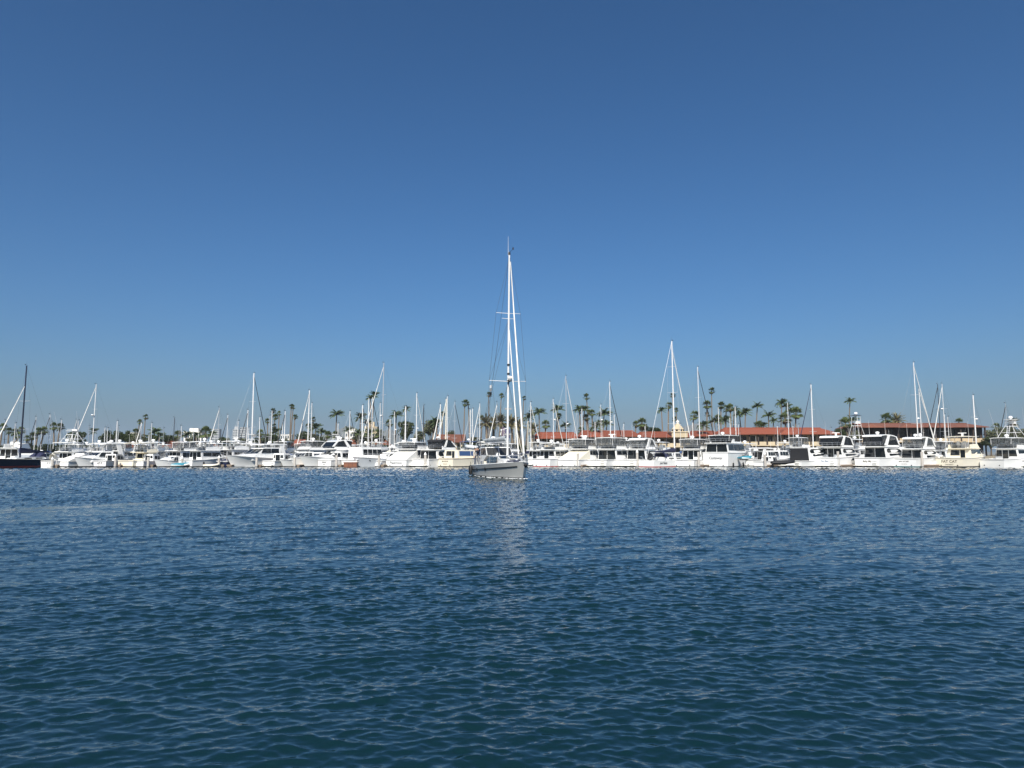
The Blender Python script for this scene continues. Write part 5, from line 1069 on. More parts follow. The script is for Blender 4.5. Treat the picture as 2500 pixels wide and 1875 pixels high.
def wing(u0, u1, Y, vr, ve, label, m='roof_red', hip=2.0, depth=12, storeys=2, bays=6, wallm='stucco', name='hotel_wing', ground=1.7, loggia=True, cat='hotel'):
    X0, X1 = xw(u0, Y), xw(u1, Y); ze = zw(ve, Y); zr = zw(vr, Y+depth/2); w = X1-X0
    root = empty(name, ((X0+X1)/2, Y, ground)); tag(root, label, cat, 'buildings on the shore'); e = ze-ground; q = w/2
    MB().box(-q, q, 1.6, depth, 0, e-0.1).build('wall', 'dark_wood_and_shade' if cat == 'restaurant' else wallm, root)  # restaurant back wall coloured dark to stand for the shade under its roof
    tiled_roof(root, -q, q, 0, depth, e, zr-ground, m, hip)
    fh = (e-0.3)/storeys; bw = w/bays
    if w > 12:                            # projecting bays under their own lower hip roofs
        rg = random.Random(int(u0)); xx = -q+rg.uniform(2, 5); hz = zr-ground
        while xx < q-5:
            pw = rg.uniform(2.2, 3.4); br = MB(); zl_ = e-0.28; zk = e+(hz-e)*rg.uniform(0.45, 0.75); y0_ = -1.9; y1_ = depth*0.45
            br.add([(xx-pw, y0_, zl_), (xx+pw, y0_, zl_), (xx+pw, y1_, zl_), (xx-pw, y1_, zl_), (xx, y0_+pw*0.8, zk), (xx, y1_, zk)], [(0, 1, 4), (1, 2, 5, 4), (3, 0, 4, 5), (2, 3, 5), (3, 2, 1, 0)])
            br.build('bay_roof', m, root, 0); xx += rg.uniform(8, 15)
    for s in range(storeys):
        z0 = s*fh
        if s: MB().box(-q, q, 0.0, 1.6, z0-0.12, z0+0.12).build('floor_slab', wallm, root)
        for k in range(bays):
            xa = -q+bw*k
            wd = MB(); wd.box(xa+bw*0.18, xa+bw*0.82, 1.56, 1.66, z0+0.25, z0+fh-0.35); f = wd.build('window', 'dark_wood_and_shade', root)
            MB().box(xa+bw*0.21, xa+bw*0.49, 1.53, 1.57, z0+0.32, z0+fh-0.42).build('pane', 'glass', f); MB().box(xa+bw*0.51, xa+bw*0.79, 1.53, 1.57, z0+0.32, z0+fh-0.42).build('pane', 'glass', f)
            if s and loggia: MB().box(xa+0.25, xa+bw-0.25, 0.0, 0.16, z0+0.12, z0+1.05).build('balcony_parapet', wallm, root)
    for k in range(bays+1):
        x = -q+bw*k; x = min(max(x, -q+0.18), q-0.18)
        MB().box(x-0.16, x+0.16, 0.02, 0.34, 0, e-0.12).build('post', 'dark_wood_and_shade' if loggia else wallm, root)
    return root
wing(1304, 1416, 206, 1056, 1069, 'low red-tiled hotel wing at the left end of the red roofs', hip=1.2, bays=5)
wing(1418, 1562, 205, 1052, 1065, 'red-tiled hotel wing behind the vinyl flybridges', hip=0.8, bays=7)
wing(1565, 1692, 206, 1055, 1066, 'red-tiled hotel wing carrying the cream cupola', hip=0.8, bays=6)
wing(1694, 1766, 207, 1053, 1064, 'short red-tiled wing left of Castaway\'s mast top', hip=0.8, bays=3)
wing(1768, 2046, 203, 1045, 1059, 'long red-tiled hotel wing with cream balcony parapets', hip=2.0, bays=13)
wing(2106, 2412, 204, 1034, 1042, 'brown-roofed restaurant with dark open gallery at right', 'roof_brown', 1.0, 14, 2, 10, 'tan', 'restaurant', cat='restaurant')
wing(1068, 1128, 208, 1062, 1079, 'brown-roofed house left of the tall slender palm', 'roof_brown', 0.0, 9, 1, 4, 'stucco', 'house', loggia=False, cat='house')
wing(372, 442, 208, 1078, 1092, 'brown-roofed pavilion under the thin black mast', 'roof_brown', 1.5, 9, 1, 5, 'stucco', 'house', loggia=False, cat='house')
wing(492, 538, 206, 1083, 1096, 'brown-roofed pavilion left of the oval-window yacht', 'roof_brown', 1.0, 8, 1, 3, 'stucco', 'house', loggia=False, cat='house')
wing(716, 738, 206, 1074, 1088, 'small terracotta-roofed house behind the sedan yacht', 'roof_red', 0.0, 7, 1, 2, 'stucco', 'house', loggia=False, cat='house')
wing(838, 866, 207, 1074, 1090, 'brown-roofed house left of the tall grey mast', 'roof_brown', 1.0, 8, 1, 2, 'stucco', 'house', loggia=False, cat='house')
wing(912, 944, 207, 1072, 1090, 'thatch-brown house behind the grey hulled boat', 'roof_brown', 1.2, 8, 1, 2, 'stucco', 'house', loggia=False, cat='house')
wing(296, 326, 209, 1078, 1092, 'brown-roofed house below the dark trees at left', 'roof_brown', 1.2, 8, 1, 3, 'stucco', 'house', loggia=False, cat='house')
def block(u0, u1, vt, Y, label, m, floors, bays, name='apartment_block', depth=None, cat='building', top=None):
    X0, X1 = xw(u0, Y), xw(u1, Y); e = zw(vt, Y)-2; q = (X1-X0)/2; d = depth or q*1.4
    root = empty(name, ((X0+X1)/2, Y, 2)); tag(root, label, cat, 'buildings far behind the shore')
    MB().box(-q, q, 0, d, 0, e).build('wall', m, root); MB().box(-q-0.25, q+0.25, -0.25, d+0.25, e, e+0.35).build('parapet', m, root)
    fh = e/floors; bw = 2*q/bays
    for s in range(floors):
        for k in range(bays):
            MB().box(-q+bw*(k+0.16), -q+bw*(k+0.84), -0.06, 0.1, fh*s+fh*0.28, fh*s+fh*0.82).build('window', 'glass_blue', root)
    if top: MB().box(-q*0.5, q*0.5, d*0.2, d*0.7, e+0.35, e+0.35+top).build('roof_house', m, root)
    return root
block(446, 489, 1056, 300, 'white flat-roofed building behind the palms at left', 'stucco_white', 3, 6, top=1.5)
block(306, 330, 1058, 300, 'low white building behind the dark trees at left', 'stucco_white', 3, 4)
block(683, 710, 1062, 420, 'white balconied hotel behind the tall thin palms', 'stucco_white', 4, 5)
block(842, 870, 1056, 420, 'cream building left of the brown-green tree', 'stucco_white', 4, 5, top=2)
block(888, 919, 1043, 430, 'cream stepped hotel beside the tall grey mast', 'stucco', 5, 6, top=3)
block(583, 597, 1044, 900, 'grey office tower left of the thick tall white mast', 'tower_grey', 12, 4, 'office_tower', cat='tower')
block(566, 580, 1049, 950, 'pale office tower beside the grey tower', 'tower_grey', 11, 4, 'office_tower', cat='tower', top=4)
block(515, 533, 1048, 1000, 'pale glass tower above the oval-window yacht', 'tower_grey', 11, 5, 'office_tower', cat='tower')
# cupola with dome on the hotel
def cupola():
    Y = 207.5; z0 = zw(1058, Y); X = xw(1655, Y, z0); k = Y/F_PX; root = empty('cupola', (X, Y, z0-1.2)); tag(root, 'cream domed cupola with arched belfry on the red-tiled hotel', 'cupola')
    MB().box(-19*k, 19*k, -19*k, 19*k, 0, 1.2+2*k).build('base', 'stucco', root); MB().box(-21*k, 21*k, -21*k, 21*k, 1.2+2*k, 1.2+4.5*k).build('cornice', 'stucco', root)
    z = 1.2+4.5*k
    MB().lathe((0, 0, z), [(14*k, 0), (14*k, 5*k), (15*k, 5*k), (15*k, 6*k), (13*k, 8*k), (10.5*k, 12*k), (7*k, 16*k), (4*k, 18.5*k), (3.6*k, 19*k)], 8).build('dome', 'stucco', root, 20)
    MB().lathe((0, 0, z+19*k), [(3.2*k, 0), (3.2*k, 4*k), (4*k, 4.2*k), (3.2*k, 6.5*k), (1.2*k, 8*k), (0.3*k, 10*k)], 8).build('lantern', 'stucco_white', root)
    for i in range(8):
        a = (i+0.5)*math.pi/4; r = 13.2*k
        c = Vector((math.cos(a)*r, math.sin(a)*r, z+2.5*k)); t = Vector((-math.sin(a), math.cos(a), 0))*2.2*k; upv = Vector((0, 0, 1.8*k))
        piece(root, 'opening', 'glass', [c-t-upv, c+t-upv, c+t+upv, c-t+upv], 0.12, 0.1)
cupola()
# feather flags by the date palms
for i, (u, lab) in enumerate([(1226, 'purple feather flag with white lettering among the date palms'), (1236, 'dark violet feather flag right of the lettered flag')]):
    Y = 196; root = empty('feather_flag', (xw(u, Y), Y, 1.6)); tag(root, lab, 'flag'); zt = zw(1043, Y)-1.6; zb = zw(1070, Y)-1.6
    MB().tube([(0, 0, 0), (0, 0, zt*0.8), (0.25, 0, zt)], 0.03, 5).build('pole', 'mast_grey', root)
    mat('flag_purple%d' % i, ((0.07, 0.02, 0.09), (0.03, 0.015, 0.08))[i], 0.8)
    b = MB(); n = 7; vv = []; ff = []
    for k in range(n):
        s = k/(n-1); z = zb+(zt-zb)*s; w = (0.95 if s < 0.8 else 0.95-1.5*(s-0.8)*2); vv += [(0.04, 0.02*math.sin(5*s), z), (w, 0.06*math.sin(4*s+1), z)]
        if k: ff.append((2*k-2, 2*k-1, 2*k+1, 2*k))
    b.add(vv, ff).build('banner', 'flag_purple%d' % i, root, 60)
    if i == 0:                        # white script running up the banner
        zc = (zb+zt)/2; MB().tube([(0.48+0.26*math.sin(k*1.9)*(1-0.3*(k % 3 == 0)), -0.09, zc-1.1+k*0.115) for k in range(20)], 0.05, 4).build('lettering', 'white', root)

# ------------------------------------------------------------------ the grey sailing yacht under way
YL = 13.6; Y_AZ = R(165); Y_DIR = Vector((math.sin(Y_AZ), math.cos(Y_AZ), 0)); BOW = Vector((1.07, 60.0, 0))
def grey_yacht():
    org = BOW-Y_DIR*YL; rz = math.pi/2-Y_AZ
    root = empty('sailing_yacht', org, rz); tag(root, 'grey-hulled sailing yacht motoring alone on the open water in the middle', 'sailing yacht')
    M = root.matrix_world = Matrix.Translation(org) @ Matrix.Rotation(rz, 4, 'Z')
    H = Hull(YL, 4.25, 1.0, 1.5, full=0.36, tr=0.82, rake=0.055, flare=0.20, power=2.0, dep=0.6, taper=0.95); H.build(root, 'yacht_grey', 'black', None, 'white', n=18, bootz=0.15)
    def zat(v, x, y=0): p = M @ Vector((x, y, 0)); return zw(v, p.y)
    # dark rubbing strake, toe rail and portlights
    for sg in (1, -1):
        r = MB(); r.tube([(lambda p: (p.x, sg*(p.y+0.02), p.z))(H.side(i/16, 0.62+0.14*i/16)) for i in range(16)], 0.05, 6).build('rubbing_strake', 'black', root)
        t = MB(); t.tube([(lambda p: (p.x, sg*(p.y-0.03), p.z+0.03))(H.side(i/17, 1)) for i in range(18)], 0.045, 5).build('toe_rail', 'white', root)
        for tt in (0.30, 0.52):
            p = H.side(tt, 0.62+0.14*tt); b = MB(); b.lathe((0, 0, 0), [(0.15, -0.06), (0.16, 0.05), (0.09, 0.07), (0.02, 0.05)], 12)
            o = b.build('fairlead', 'black', root); o.location = (p.x, sg*p.y, p.z); o.rotation_euler = (-sg*R(88), 0, 0)
    # deckhouse with wrap-round windows, hard dodger behind it
    dk = 1.12; hw = lambda x, z: (1.28-0.22*(z-dk)/0.9)*(1-0.45*max(0, (x-7.6)/3.6)**1.6)
    MB().prism([(3.0, dk-0.15), (11.4, dk+0.08), (10.3, dk+0.42), (8.9, dk+0.62), (8.0, dk+0.88), (3.0, dk+0.95)], hw).build('deckhouse', 'white', root, 30)
    for a, b_, zl, zh in ((3.4, 5.15, 0.2, 0.82), (5.22, 6.75, 0.2, 0.8), (6.82, 8.25, 0.2, 0.76)):
        both_sides(root, 'deckhouse_window', 'glass', [(a, dk+zl), (b_, dk+zl), (b_-0.05, dk+zh), (a+0.05, dk+zh)], hw)
    for y0, y1 in ((-0.95, -0.1), (0.1, 0.95)):
        q = [(8.93, y0, dk+0.62), (8.93, y1, dk+0.62), (8.15, y1*0.95, dk+0.84), (8.15, y0*0.95, dk+0.84)]
        piece(root, 'front_window', 'glass', q, 0.02)
    MB().prism([(2.0, dk+0.95-0.9), (4.9, dk+0.9), (4.3, dk+1.7), (2.0, dk+1.74), (2.0, dk+1.64), (4.1, dk+1.6), (4.55, dk+0.96), (2.0, dk+0.9)], lambda x, z: 1.25).build('dodger_frame', 'white', root, 30)
    piece(root, 'dodger_window', 'vinyl_dark', [(4.88, -1.2, dk+0.93), (4.88, -0.03, dk+0.93), (4.36, -0.03, dk+1.63), (4.36, -1.2, dk+1.63)], 0.02)
    piece(root, 'dodger_window', 'vinyl_dark', [(4.88, 0.03, dk+0.93), (4.88, 1.2, dk+0.93), (4.36, 1.2, dk+1.63), (4.36, 0.03, dk+1.63)], 0.02)
    for sg in (1, -1):
        q = [(2.2, sg*1.26, dk+0.95), (4.6, sg*1.26, dk+0.95), (4.2, sg*1.26, dk+1.6), (2.2, sg*1.26, dk+1.6)]
        piece(root, 'dodger_window', 'vinyl_dark', q if sg < 0 else q[::-1], 0.01, 0.01)
    # bimini over the cockpit and gantry at the stern
    b = MB(); b.prism([(0.7, 3.28), (2.6, 3.3), (2.5, 3.38), (1.6, 3.42), (0.7, 3.36)], lambda x, z: 1.3).build('bimini', 'white_cloth', root, 40)
    g = MB()
    for sg in (1, -1):
        g.tube([(0.35, sg*1.5, 0.95), (0.25, sg*1.5, 2.9), (0.3, sg*1.2, 3.24), (0.3, 0, 3.27)], 0.035, 6); g.tube([(1.1, sg*1.5, 0.98), (1.0, sg*1.45, 3.27)], 0.03, 6); g.tube([(2.4, sg*1.4, 1.2), (2.4, sg*1.25, 3.28)], 0.025, 5)
        g.tube([(0.3, sg*0.9, 3.2), (-0.7, sg*0.9, 3.62), (-1.2, sg*0.9, 3.6)], 0.04, 6)
    g.build('stern_gantry', 'steel', root)
    MB().box(-0.4, 0.7, -1.3, 1.3, 3.48, 3.53).build('solar_panel', 'glass_blue', root); dome(root, 0.6, 0.4, 3.5, 0.26, 0.45); whip(root, 0.3, -1.2, 3.3, 1.6)
    # steering wheel, seats, deck gear
    b = MB(); b.box(1.2, 1.6, -0.3, 0.3, 0.95, 1.9); b.build('binnacle', 'white', root)
    b = MB(); b.tube([(1.15, 0.45*math.cos(a), 1.75+0.45*math.sin(a)) for a in [k*math.pi/8 for k in range(17)]], 0.025, 5); b.build('steering_wheel', 'steel', root)
    for x, y, z, sx, sy, sz, n_ in ((9.6, 0, dk+0.55, 0.5, 0.5, 0.12, 'hatch'), (11.7, 0, 1.36, 0.6, 0.6, 0.1, 'hatch'), (12.7, 0, 1.4, 0.35, 0.25, 0.3, 'windlass'), (6.9, -0.75, dk+0.93, 0.3, 0.25, 0.22, 'winch'), (6.9, 0.75, dk+0.93, 0.3, 0.25, 0.22, 'winch')):
        if n_ == 'hatch': MB().box(x-sx/2, x+sx/2, -sy/2+y, sy/2+y, z, z+sz).build(n_, 'grey', root)
        else: MB().lathe((x, y, z), [(sx*0.5, 0), (sx*0.35, sz*0.5), (sx*0.45, sz), (0.02, sz*1.05)], 10).build(n_, 'steel', root)
    # mast, spreaders, boom
    mx = 7.85; zt = zat(622, mx); m = MB(); lean = 0.20
    py = lambda z: lean*(z-dk)/(zt-dk)
    m.tube([(mx, 0, dk+0.8), (mx-0.05, lean*0.5, (dk+zt)/2), (mx-0.1, lean, zt)], 0.098, 10, 0.08); mo = m.build('mast', 'mast_white', root)
    tips = {}
    for v, w, r in ((931, 1.76, 0.035), (765, 1.18, 0.03), (778, 0.62, 0.028)):
        z = zat(v, mx)
        for sg in (1, -1): MB().tube([(mx-0.05, py(z), z), (mx-0.25, py(z)+sg*w, z+0.07)], r, 6, r*0.7).build('spreader', 'mast_white', mo)
        tips[v] = (z+0.07, w)
    zr = zat(929, mx); MB().tube([(mx, py(zr), zr-0.35), (mx+0.45, py(zr), zr-0.05)], 0.05, 5).box(mx+0.1, mx+0.7, py(zr)-0.2, py(zr)+0.2, zr-0.07, zr-0.03).build('radar_bracket', 'black', mo)
    o = dome(root, mx+0.42, py(zr)+0.05, zr-0.02, 0.24, 0.40); o.parent = mo
    for v in (890, 912): z = zat(v, mx); MB().lathe((mx, py(z), z-0.1), [(0.125, 0), (0.135, 0.08), (0.125, 0.16)], 8).build('mast_fitting', 'black', mo)
    for v in (1000, 1062):
        z = zat(v, mx)
        for sg in (1, -1): MB().box(mx-0.05, mx+0.05, py(z)+sg*0.22-0.09, py(z)+sg*0.22+0.09, z, z+0.14).build('mast_step', 'grey', mo)
    whip(mo, mx-0.15, lean-0.1, zt, zat(576, mx)-zt, 'vhf_antenna', 'mast_white', 0.02, 0.0)
    h = MB(); h.tube([(mx-0.1, lean-0.06, zt), (mx-0.1, lean+0.03, zt+0.35)], 0.03, 5); h.tube([(mx-0.1, lean, zt+0.25), (mx+0.5, lean+0.2, zt+0.45)], 0.018, 4); h.box(mx+0.45, mx+0.6, lean+0.15, lean+0.24, zt+0.38, zt+0.58); h.lathe((mx-0.1, lean, zt+0.05), [(0.11, 0), (0.11, 0.2), (0.03, 0.25)], 8); h.build('masthead_instruments', 'black', mo)
    bz = zat(1079, mx); sw = R(9); bl = 5.9
    bx = lambda s: (mx-0.1-bl*s*math.cos(sw), -bl*s*math.sin(sw), bz+0.04*s)
    bo = MB().tube([bx(0), bx(1)], 0.09, 8).build('boom', 'mast_white', root)
    c = MB(); n = 9; vv = []; ff = []
    for i in range(n):
        s = i/(n-1); p = bx(0.02+0.93*s); hh = 0.48-0.2*s+0.03*math.sin(11*s)
        for j in range(10):
            a = 2*math.pi*j/10; vv.append((p[0], p[1]+0.2*math.sin(a), p[2]+0.08+hh*0.5+hh*0.5*math.cos(a)))
    for i in range(n-1):
        for j in range(10): ff.append((i*10+j, i*10+(j+1) % 10, (i+1)*10+(j+1) % 10, (i+1)*10+j))
    ff += [tuple(reversed(range(10))), tuple((n-1)*10+j for j in range(10))]; c.add(vv, ff).build('sail_cover', 'grey_cloth', bo, 50)
    # furled headsails
    def furl(a, b2, r0, r1, nm):
        a = Vector(a); d = Vector(b2)-a; MB().tube([a, a+d*0.05, a+d*0.3, a+d*0.7, a+d], r0, 8, r1).build(nm, 'white_cloth', root)
        MB().lathe(a-Vector((0, 0, 0.28)), [(0.05, 0), (0.13, 0.02), (0.13, 0.2), (0.05, 0.24)], 9).build('furler_drum', 'black', root)
    z1 = zat(640, mx); furl((13.35, 0, 2.0), (mx+0.12, py(z1)+0.05, z1), 0.09, 0.05, 'furled_genoa')
    z2 = zat(806, mx); furl((11.75, 0, 1.75), (mx+0.14, py(z2), z2), 0.07, 0.04, 'furled_staysail')
    g = MB()
    for sg in (1, -1):
        p = H.side(mx/YL, 1); base = (mx-0.3, sg*(p.y-0.05), p.z); a = (mx-0.25, py(tips[931][0])+sg*1.76, tips[931][0]); b_ = (mx-0.25, py(tips[765][0])+sg*1.18, tips[765][0])
        g.tube([base, a], 0.011, 4); g.tube([a, b_], 0.011, 4); g.tube([b_, (mx-0.1, lean, zt-0.2)], 0.010, 4)
        g.tube([(mx-0.7, sg*(p.y-0.05), p.z), (mx-0.05, py(tips[931][0]), tips[931][0]-0.2)], 0.010, 4); g.tube([(mx+0.6, sg*(p.y-0.05), p.z), (mx, py(tips[931][0]), tips[931][0]-0.2)], 0.010, 4)
        g.tube([a, (mx-0.1, py(tips[778][0]), tips[778][0])], 0.009, 4); g.tube([(1.6, sg*1.75, 1.0), (mx-0.1, py(tips[765][0]), tips[765][0]-0.6)], 0.011, 4)
        g.tube([(0.15, sg*1.45, 0.95), (1.6, sg*0.05, 9.0)], 0.011, 4)
    g.tube([(1.6, 0, 9.0), (mx-0.12, lean, zt)], 0.013, 4); g.tube([(13.3, 0, 1.6), (mx+0.1, lean, zt-0.3)], 0.012, 4); g.tube([(11.7, 0, 1.4), (mx+0.1, py(z2), z2)], 0.01, 4)
    g.tube([bx(0.97), (mx-0.15, lean, zt-0.1)], 0.008, 4)
    g.build('rigging', 'wire', root, 0)
    # lifelines, pulpit, anchor, fenders
    for sg in (1, -1):
        l = MB(); st = [0.02, 0.12, 0.24, 0.36, 0.48, 0.6, 0.72, 0.83]
        for k, t in enumerate(st):
            p = H.side(t, 1); l.tube([(p.x, sg*(p.y-0.08), p.z), (p.x, sg*(p.y-0.08), p.z+0.66)], 0.017, 5)
        for hh in (0.34, 0.65): l.tube([(lambda p: (p.x, sg*(p.y-0.08), p.z+hh))(H.side(t, 1)) for t in st], 0.010, 4)
        l.build('lifelines', 'steel', root)
    rail(root, H, 0.83, 0.995, 0.68, 'pulpit', step=0.055, r=0.025)
    a = MB(); a.box(YL-0.3, YL+0.25, -0.1, 0.1, 1.42, 1.5); a.build('bow_roller', 'steel', root)
    a = MB(); a.tube([(YL-0.4, 0, 1.52), (YL+0.22, 0, 1.46)], 0.035, 5); a.add([(YL+0.18, 0, 1.5), (YL+0.4, 0.22, 1.22), (YL+0.1, 0, 0.98), (YL+0.4, -0.22, 1.22), (YL+0.26, 0, 1.18)], [(0, 1, 4), (0, 4, 3), (1, 2, 4), (3, 4, 2), (0, 3, 2, 1)]); a.build('anchor', 'black', root)
    for x, y in ((0.35, -1.92), (0.95, -2.0)): fender(root, x, y, 0.08, 0.17, 0.95)
    b = MB(); b.box(0.1, 0.75, -1.5, -1.1, 0.95, 1.35); b.build('stern_locker', 'offwhite', root)
    b = MB(); b.tube([(0.15, -1.55, 1.2), (0.15, -1.3, 1.75), (0.15, -1.0, 1.2)], 0.06, 6); b.build('life_ring', 'cream', root)
    for k, (x, y, mm) in enumerate(((5.4, -1.75, 'blue_cloth'), (5.9, -1.78, 'cream'), (6.4, -1.8, 'cream'), (9.2, 1.1, 'white'), (10.2, -0.9, 'white_cloth'))):
        MB().box(x-0.2, x+0.2, y-0.11, y+0.11, 1.05, 1.5).build('jerry_can', mm, root)
    MB().tube([(11.0, -0.8, 1.45), (12.3, -0.5, 1.52), (12.9, -0.25, 1.5)], 0.14, 7, 0.09).build('sail_bag', 'navy_cloth', root)
    MB().tube([(5.2, 0.9, dk+1.0), (7.4, 0.95, dk+0.95)], 0.1, 6).build('rolled_awning', 'navy_cloth', root)
    b = MB(); b.tube([(0.2, 1.3, 0.95), (0.2, 1.3, 4.6)], 0.035, 6); b.build('wind_generator_pole', 'steel', root)
    b = MB(); b.tube([(0.45, 1.3, 4.62), (-0.15, 1.3, 4.62)], 0.08, 6, 0.05)
    for a in (0.3, 2.4, 4.5): b.add([(0.46, 1.3, 4.62), (0.47, 1.3+0.55*math.cos(a)+0.05, 4.62+0.55*math.sin(a)), (0.47, 1.3+0.55*math.cos(a)-0.05, 4.62+0.55*math.sin(a)+0.06)], [(0, 1, 2)])
    b.build('wind_generator', 'white', root, 0)
    # signal flags under the starboard spreader
    for k, (v, mm) in enumerate(((940, 'white'), (948, 'grey'), (957, 'black'))):
        z = zat(v, mx); MB().add([(mx-0.2, -1.45, z), (mx-0.5, -1.58, z-0.04), (mx-0.52, -1.56, z-0.3), (mx-0.22, -1.46, z-0.26)], [(0, 1, 2, 3)]).build('signal_flag', mm, root, 0)
    MB().tube([(mx-0.2, -1.45, tips[931][0]), (mx-0.6, -1.95, 1.3)], 0.007, 4).build('flag_halyard', 'wire', root)
    return root, M, H
yroot, YM, YH = grey_yacht()
p = YM @ Vector((-0.75, 1.4, 2.42)); inflatable('inflatable_dinghy', 'grey inflatable dinghy hanging from the davits at the grey yacht\'s stern', 'dinghy', p, yroot.rotation_euler.z-math.pi/2, 3.5, 1.6, 'pale_grey', 'grey')
# foam thrown up along the waterline
mat('foam', (0.75, 0.78, 0.80), 0.7, var=0.1)
fo = MB(); rng = random.Random(5)
for i in range(70):
    t = rng.choice([rng.uniform(0.86, 1.0), rng.uniform(0.6, 1.0), rng.uniform(0.2, 0.6)]); q = YH.side(t, 0); o = abs(rng.gauss(0, 0.16))+0.03; s = rng.uniform(0.03, 0.10)*(0.5+0.6*t)
    c = YM @ Vector((q.x+(0.25 if t > 0.9 else 0)*rng.random(), (q.y+o)*(-1 if rng.random() < 0.8 else 1), 0.0)); n = 6
    fo.add([c+Vector((math.cos(a)*s*rng.uniform(1.0, 2.2), math.sin(a)*s*0.8, rng.uniform(0.015, 0.06)+0.02)) for a in [2*math.pi*k/n for k in range(n)]]+[c+Vector((0, 0, 0.07+s*0.3))], [(k, (k+1) % n, n) for k in range(n)])
tag(fo.build('bow_foam', 'foam', None, 60), 'white foam along the waterline of the grey yacht', kind='stuff')

# ------------------------------------------------------------------ the two people on its after deck
mat('skin', (0.45, 0.26, 0.18), 0.55, var=0.08); mat('shirt_beige', (0.50, 0.46, 0.41), 0.9, var=0.1, bump=0.3); mat('shirt_navy', (0.012, 0.014, 0.03), 0.9, var=0.2, bump=0.3); mat('jeans', (0.10, 0.12, 0.17), 0.9, var=0.15); mat('trousers_grey', (0.16, 0.165, 0.18), 0.9, var=0.15); mat('hair_dark', (0.02, 0.015, 0.012), 0.7); mat('shoe', (0.3, 0.3, 0.3), 0.7)
def person(label, local, face, shirt, legs, arms, hair_long=False, cap=None, lean=0.0):
    V, E, Rr = [], [], []
    def vtx(p, r): V.append(Vector(p)); Rr.append(r); return len(V)-1
    def chain(start, pts):
        for p, r in pts: k = vtx(p, r); E.append((start, k)); start = k
        return start
    pel = vtx((0, 0, 0.96), (0.16, 0.12)); ch = chain(pel, [((0.01, 0, 1.14), (0.145, 0.11)), ((0.02+lean, 0, 1.36), (0.18, 0.125))])
    neck = chain(ch, [((0.03+lean, 0, 1.49), (0.06, 0.06)), ((0.05+lean, 0, 1.575), (0.075, 0.085)), ((0.05+lean, 0, 1.66), (0.085, 0.098)), ((0.04+lean, 0, 1.735), (0.06, 0.07))])
    E_head = len(V)-2
    chain(E_head, [((0.155+lean, 0, 1.635), (0.016, 0.02))])
    for sg in (1, -1):
        chain(pel, [((0, sg*0.095, 0.86), (0.1, 0.1)), ((0.03, sg*0.11, 0.5), (0.065, 0.07)), ((0.0, sg*0.115, 0.12), (0.045, 0.05)), ((0.06, sg*0.12, 0.045), (0.045, 0.04)), ((0.19, sg*0.125, 0.035), (0.042, 0.032))])
        el, wr, hd = arms[0 if sg > 0 else 1]
        sh = chain(ch, [((0.02+lean, sg*0.19, 1.41), (0.07, 0.07))]); w = chain(sh, [(el, (0.05, 0.05)), (wr, (0.034, 0.034))])
        wv = Vector(wr); d = (Vector(hd)-wv).normalized(); lat = d.orthogonal().normalized(); pm = chain(w, [(wv+d*0.07, (0.038, 0.02))])
        for f in range(4): o = lat*(f-1.5)*0.02; c2 = wv+d*0.105+o; chain(pm, [(c2, (0.0095, 0.0095)), (c2+d*(0.045-0.008*abs(f-1.4))+lat.cross(d)*0.012, (0.0085, 0.0085)), (c2+d*0.065+lat.cross(d)*0.035, (0.007, 0.007))])
        chain(w, [(wv+d*0.04+lat*0.04, (0.011, 0.011)), (wv+d*0.085+lat*0.062, (0.009, 0.009))])
    me = bpy.data.meshes.new('body_skeleton'); me.from_pydata([tuple(v) for v in V], E, []); o = bpy.data.objects.new('body_skeleton', me); COL.objects.link(o)
    md = o.modifiers.new('skin', 'SKIN'); md.use_smooth_shade = True; lay = me.skin_vertices[0].data if me.skin_vertices else None
    if lay is None:
        me.skin_vertices.new() if hasattr(me.skin_vertices, 'new') else None; lay = me.skin_vertices[0].data
    for i, r in enumerate(Rr): lay[i].radius = r; lay[i].use_root = (i == 0)
    sb = o.modifiers.new('sub', 'SUBSURF'); sb.levels = 1; sb.render_levels = 1
    dg = bpy.context.evaluated_depsgraph_get(); ev = bpy.data.meshes.new_from_object(o.evaluated_get(dg)); bpy.data.objects.remove(o)
    ev.materials.clear()
    for mm in (shirt, legs, 'skin', 'shoe'): ev.materials.append(MAT[mm])
    wr = [Vector(a[1]) for a in arms]
    for pl in ev.polygons:
        c = pl.center; k = 0
        if c.z < 0.09: k = 3
        elif c.z < 0.98 and abs(c.y) < 0.26 and min((c-w).length for w in wr) > 0.16: k = 1
        elif c.z > 1.5 and abs(c.y) < 0.1 and c.x < 0.2 and min((c-w).length for w in wr) > 0.12: k = 2
        elif min((c-w-(Vector(a[2])-w)*0.6).length for w, a in zip(wr, arms)) < 0.15 or min((c-w).length for w in wr) < 0.09: k = 2
        pl.material_index = k
    ev.polygons.foreach_set('use_smooth', [True]*len(ev.polygons))
    root = link('person', ev); tag(root, label, 'person', 'people on the grey yacht'); root.location = YM @ Vector(local); root.rotation_euler = (0, 0, face)
    hb = MB(); vv = []; ff = []
    for i in range(5):
        a = R(8+72*i/4)
        for j in range(10):
            t = 2*math.pi*j/10; dz = 0.0; rr = 0.108*math.sin(R(100)-a*1.05) if i < 4 else 0.02
            vv.append((0.035+lean+rr*math.cos(t)*1.05-0.012, rr*math.sin(t), 1.655+0.10*math.sin(a)-(0.05 if math.cos(t) < 0 and i == 0 else 0)))
    for i in range(4):
        for j in range(10): ff.append((i*10+j, i*10+(j+1) % 10, (i+1)*10+(j+1) % 10, (i+1)*10+j))
    ff.append(tuple(40+j for j in range(10))); hb.add(vv, ff).build('hair' if not cap else 'cap', cap or 'hair_dark', root, 70)
    ey = MB(); 
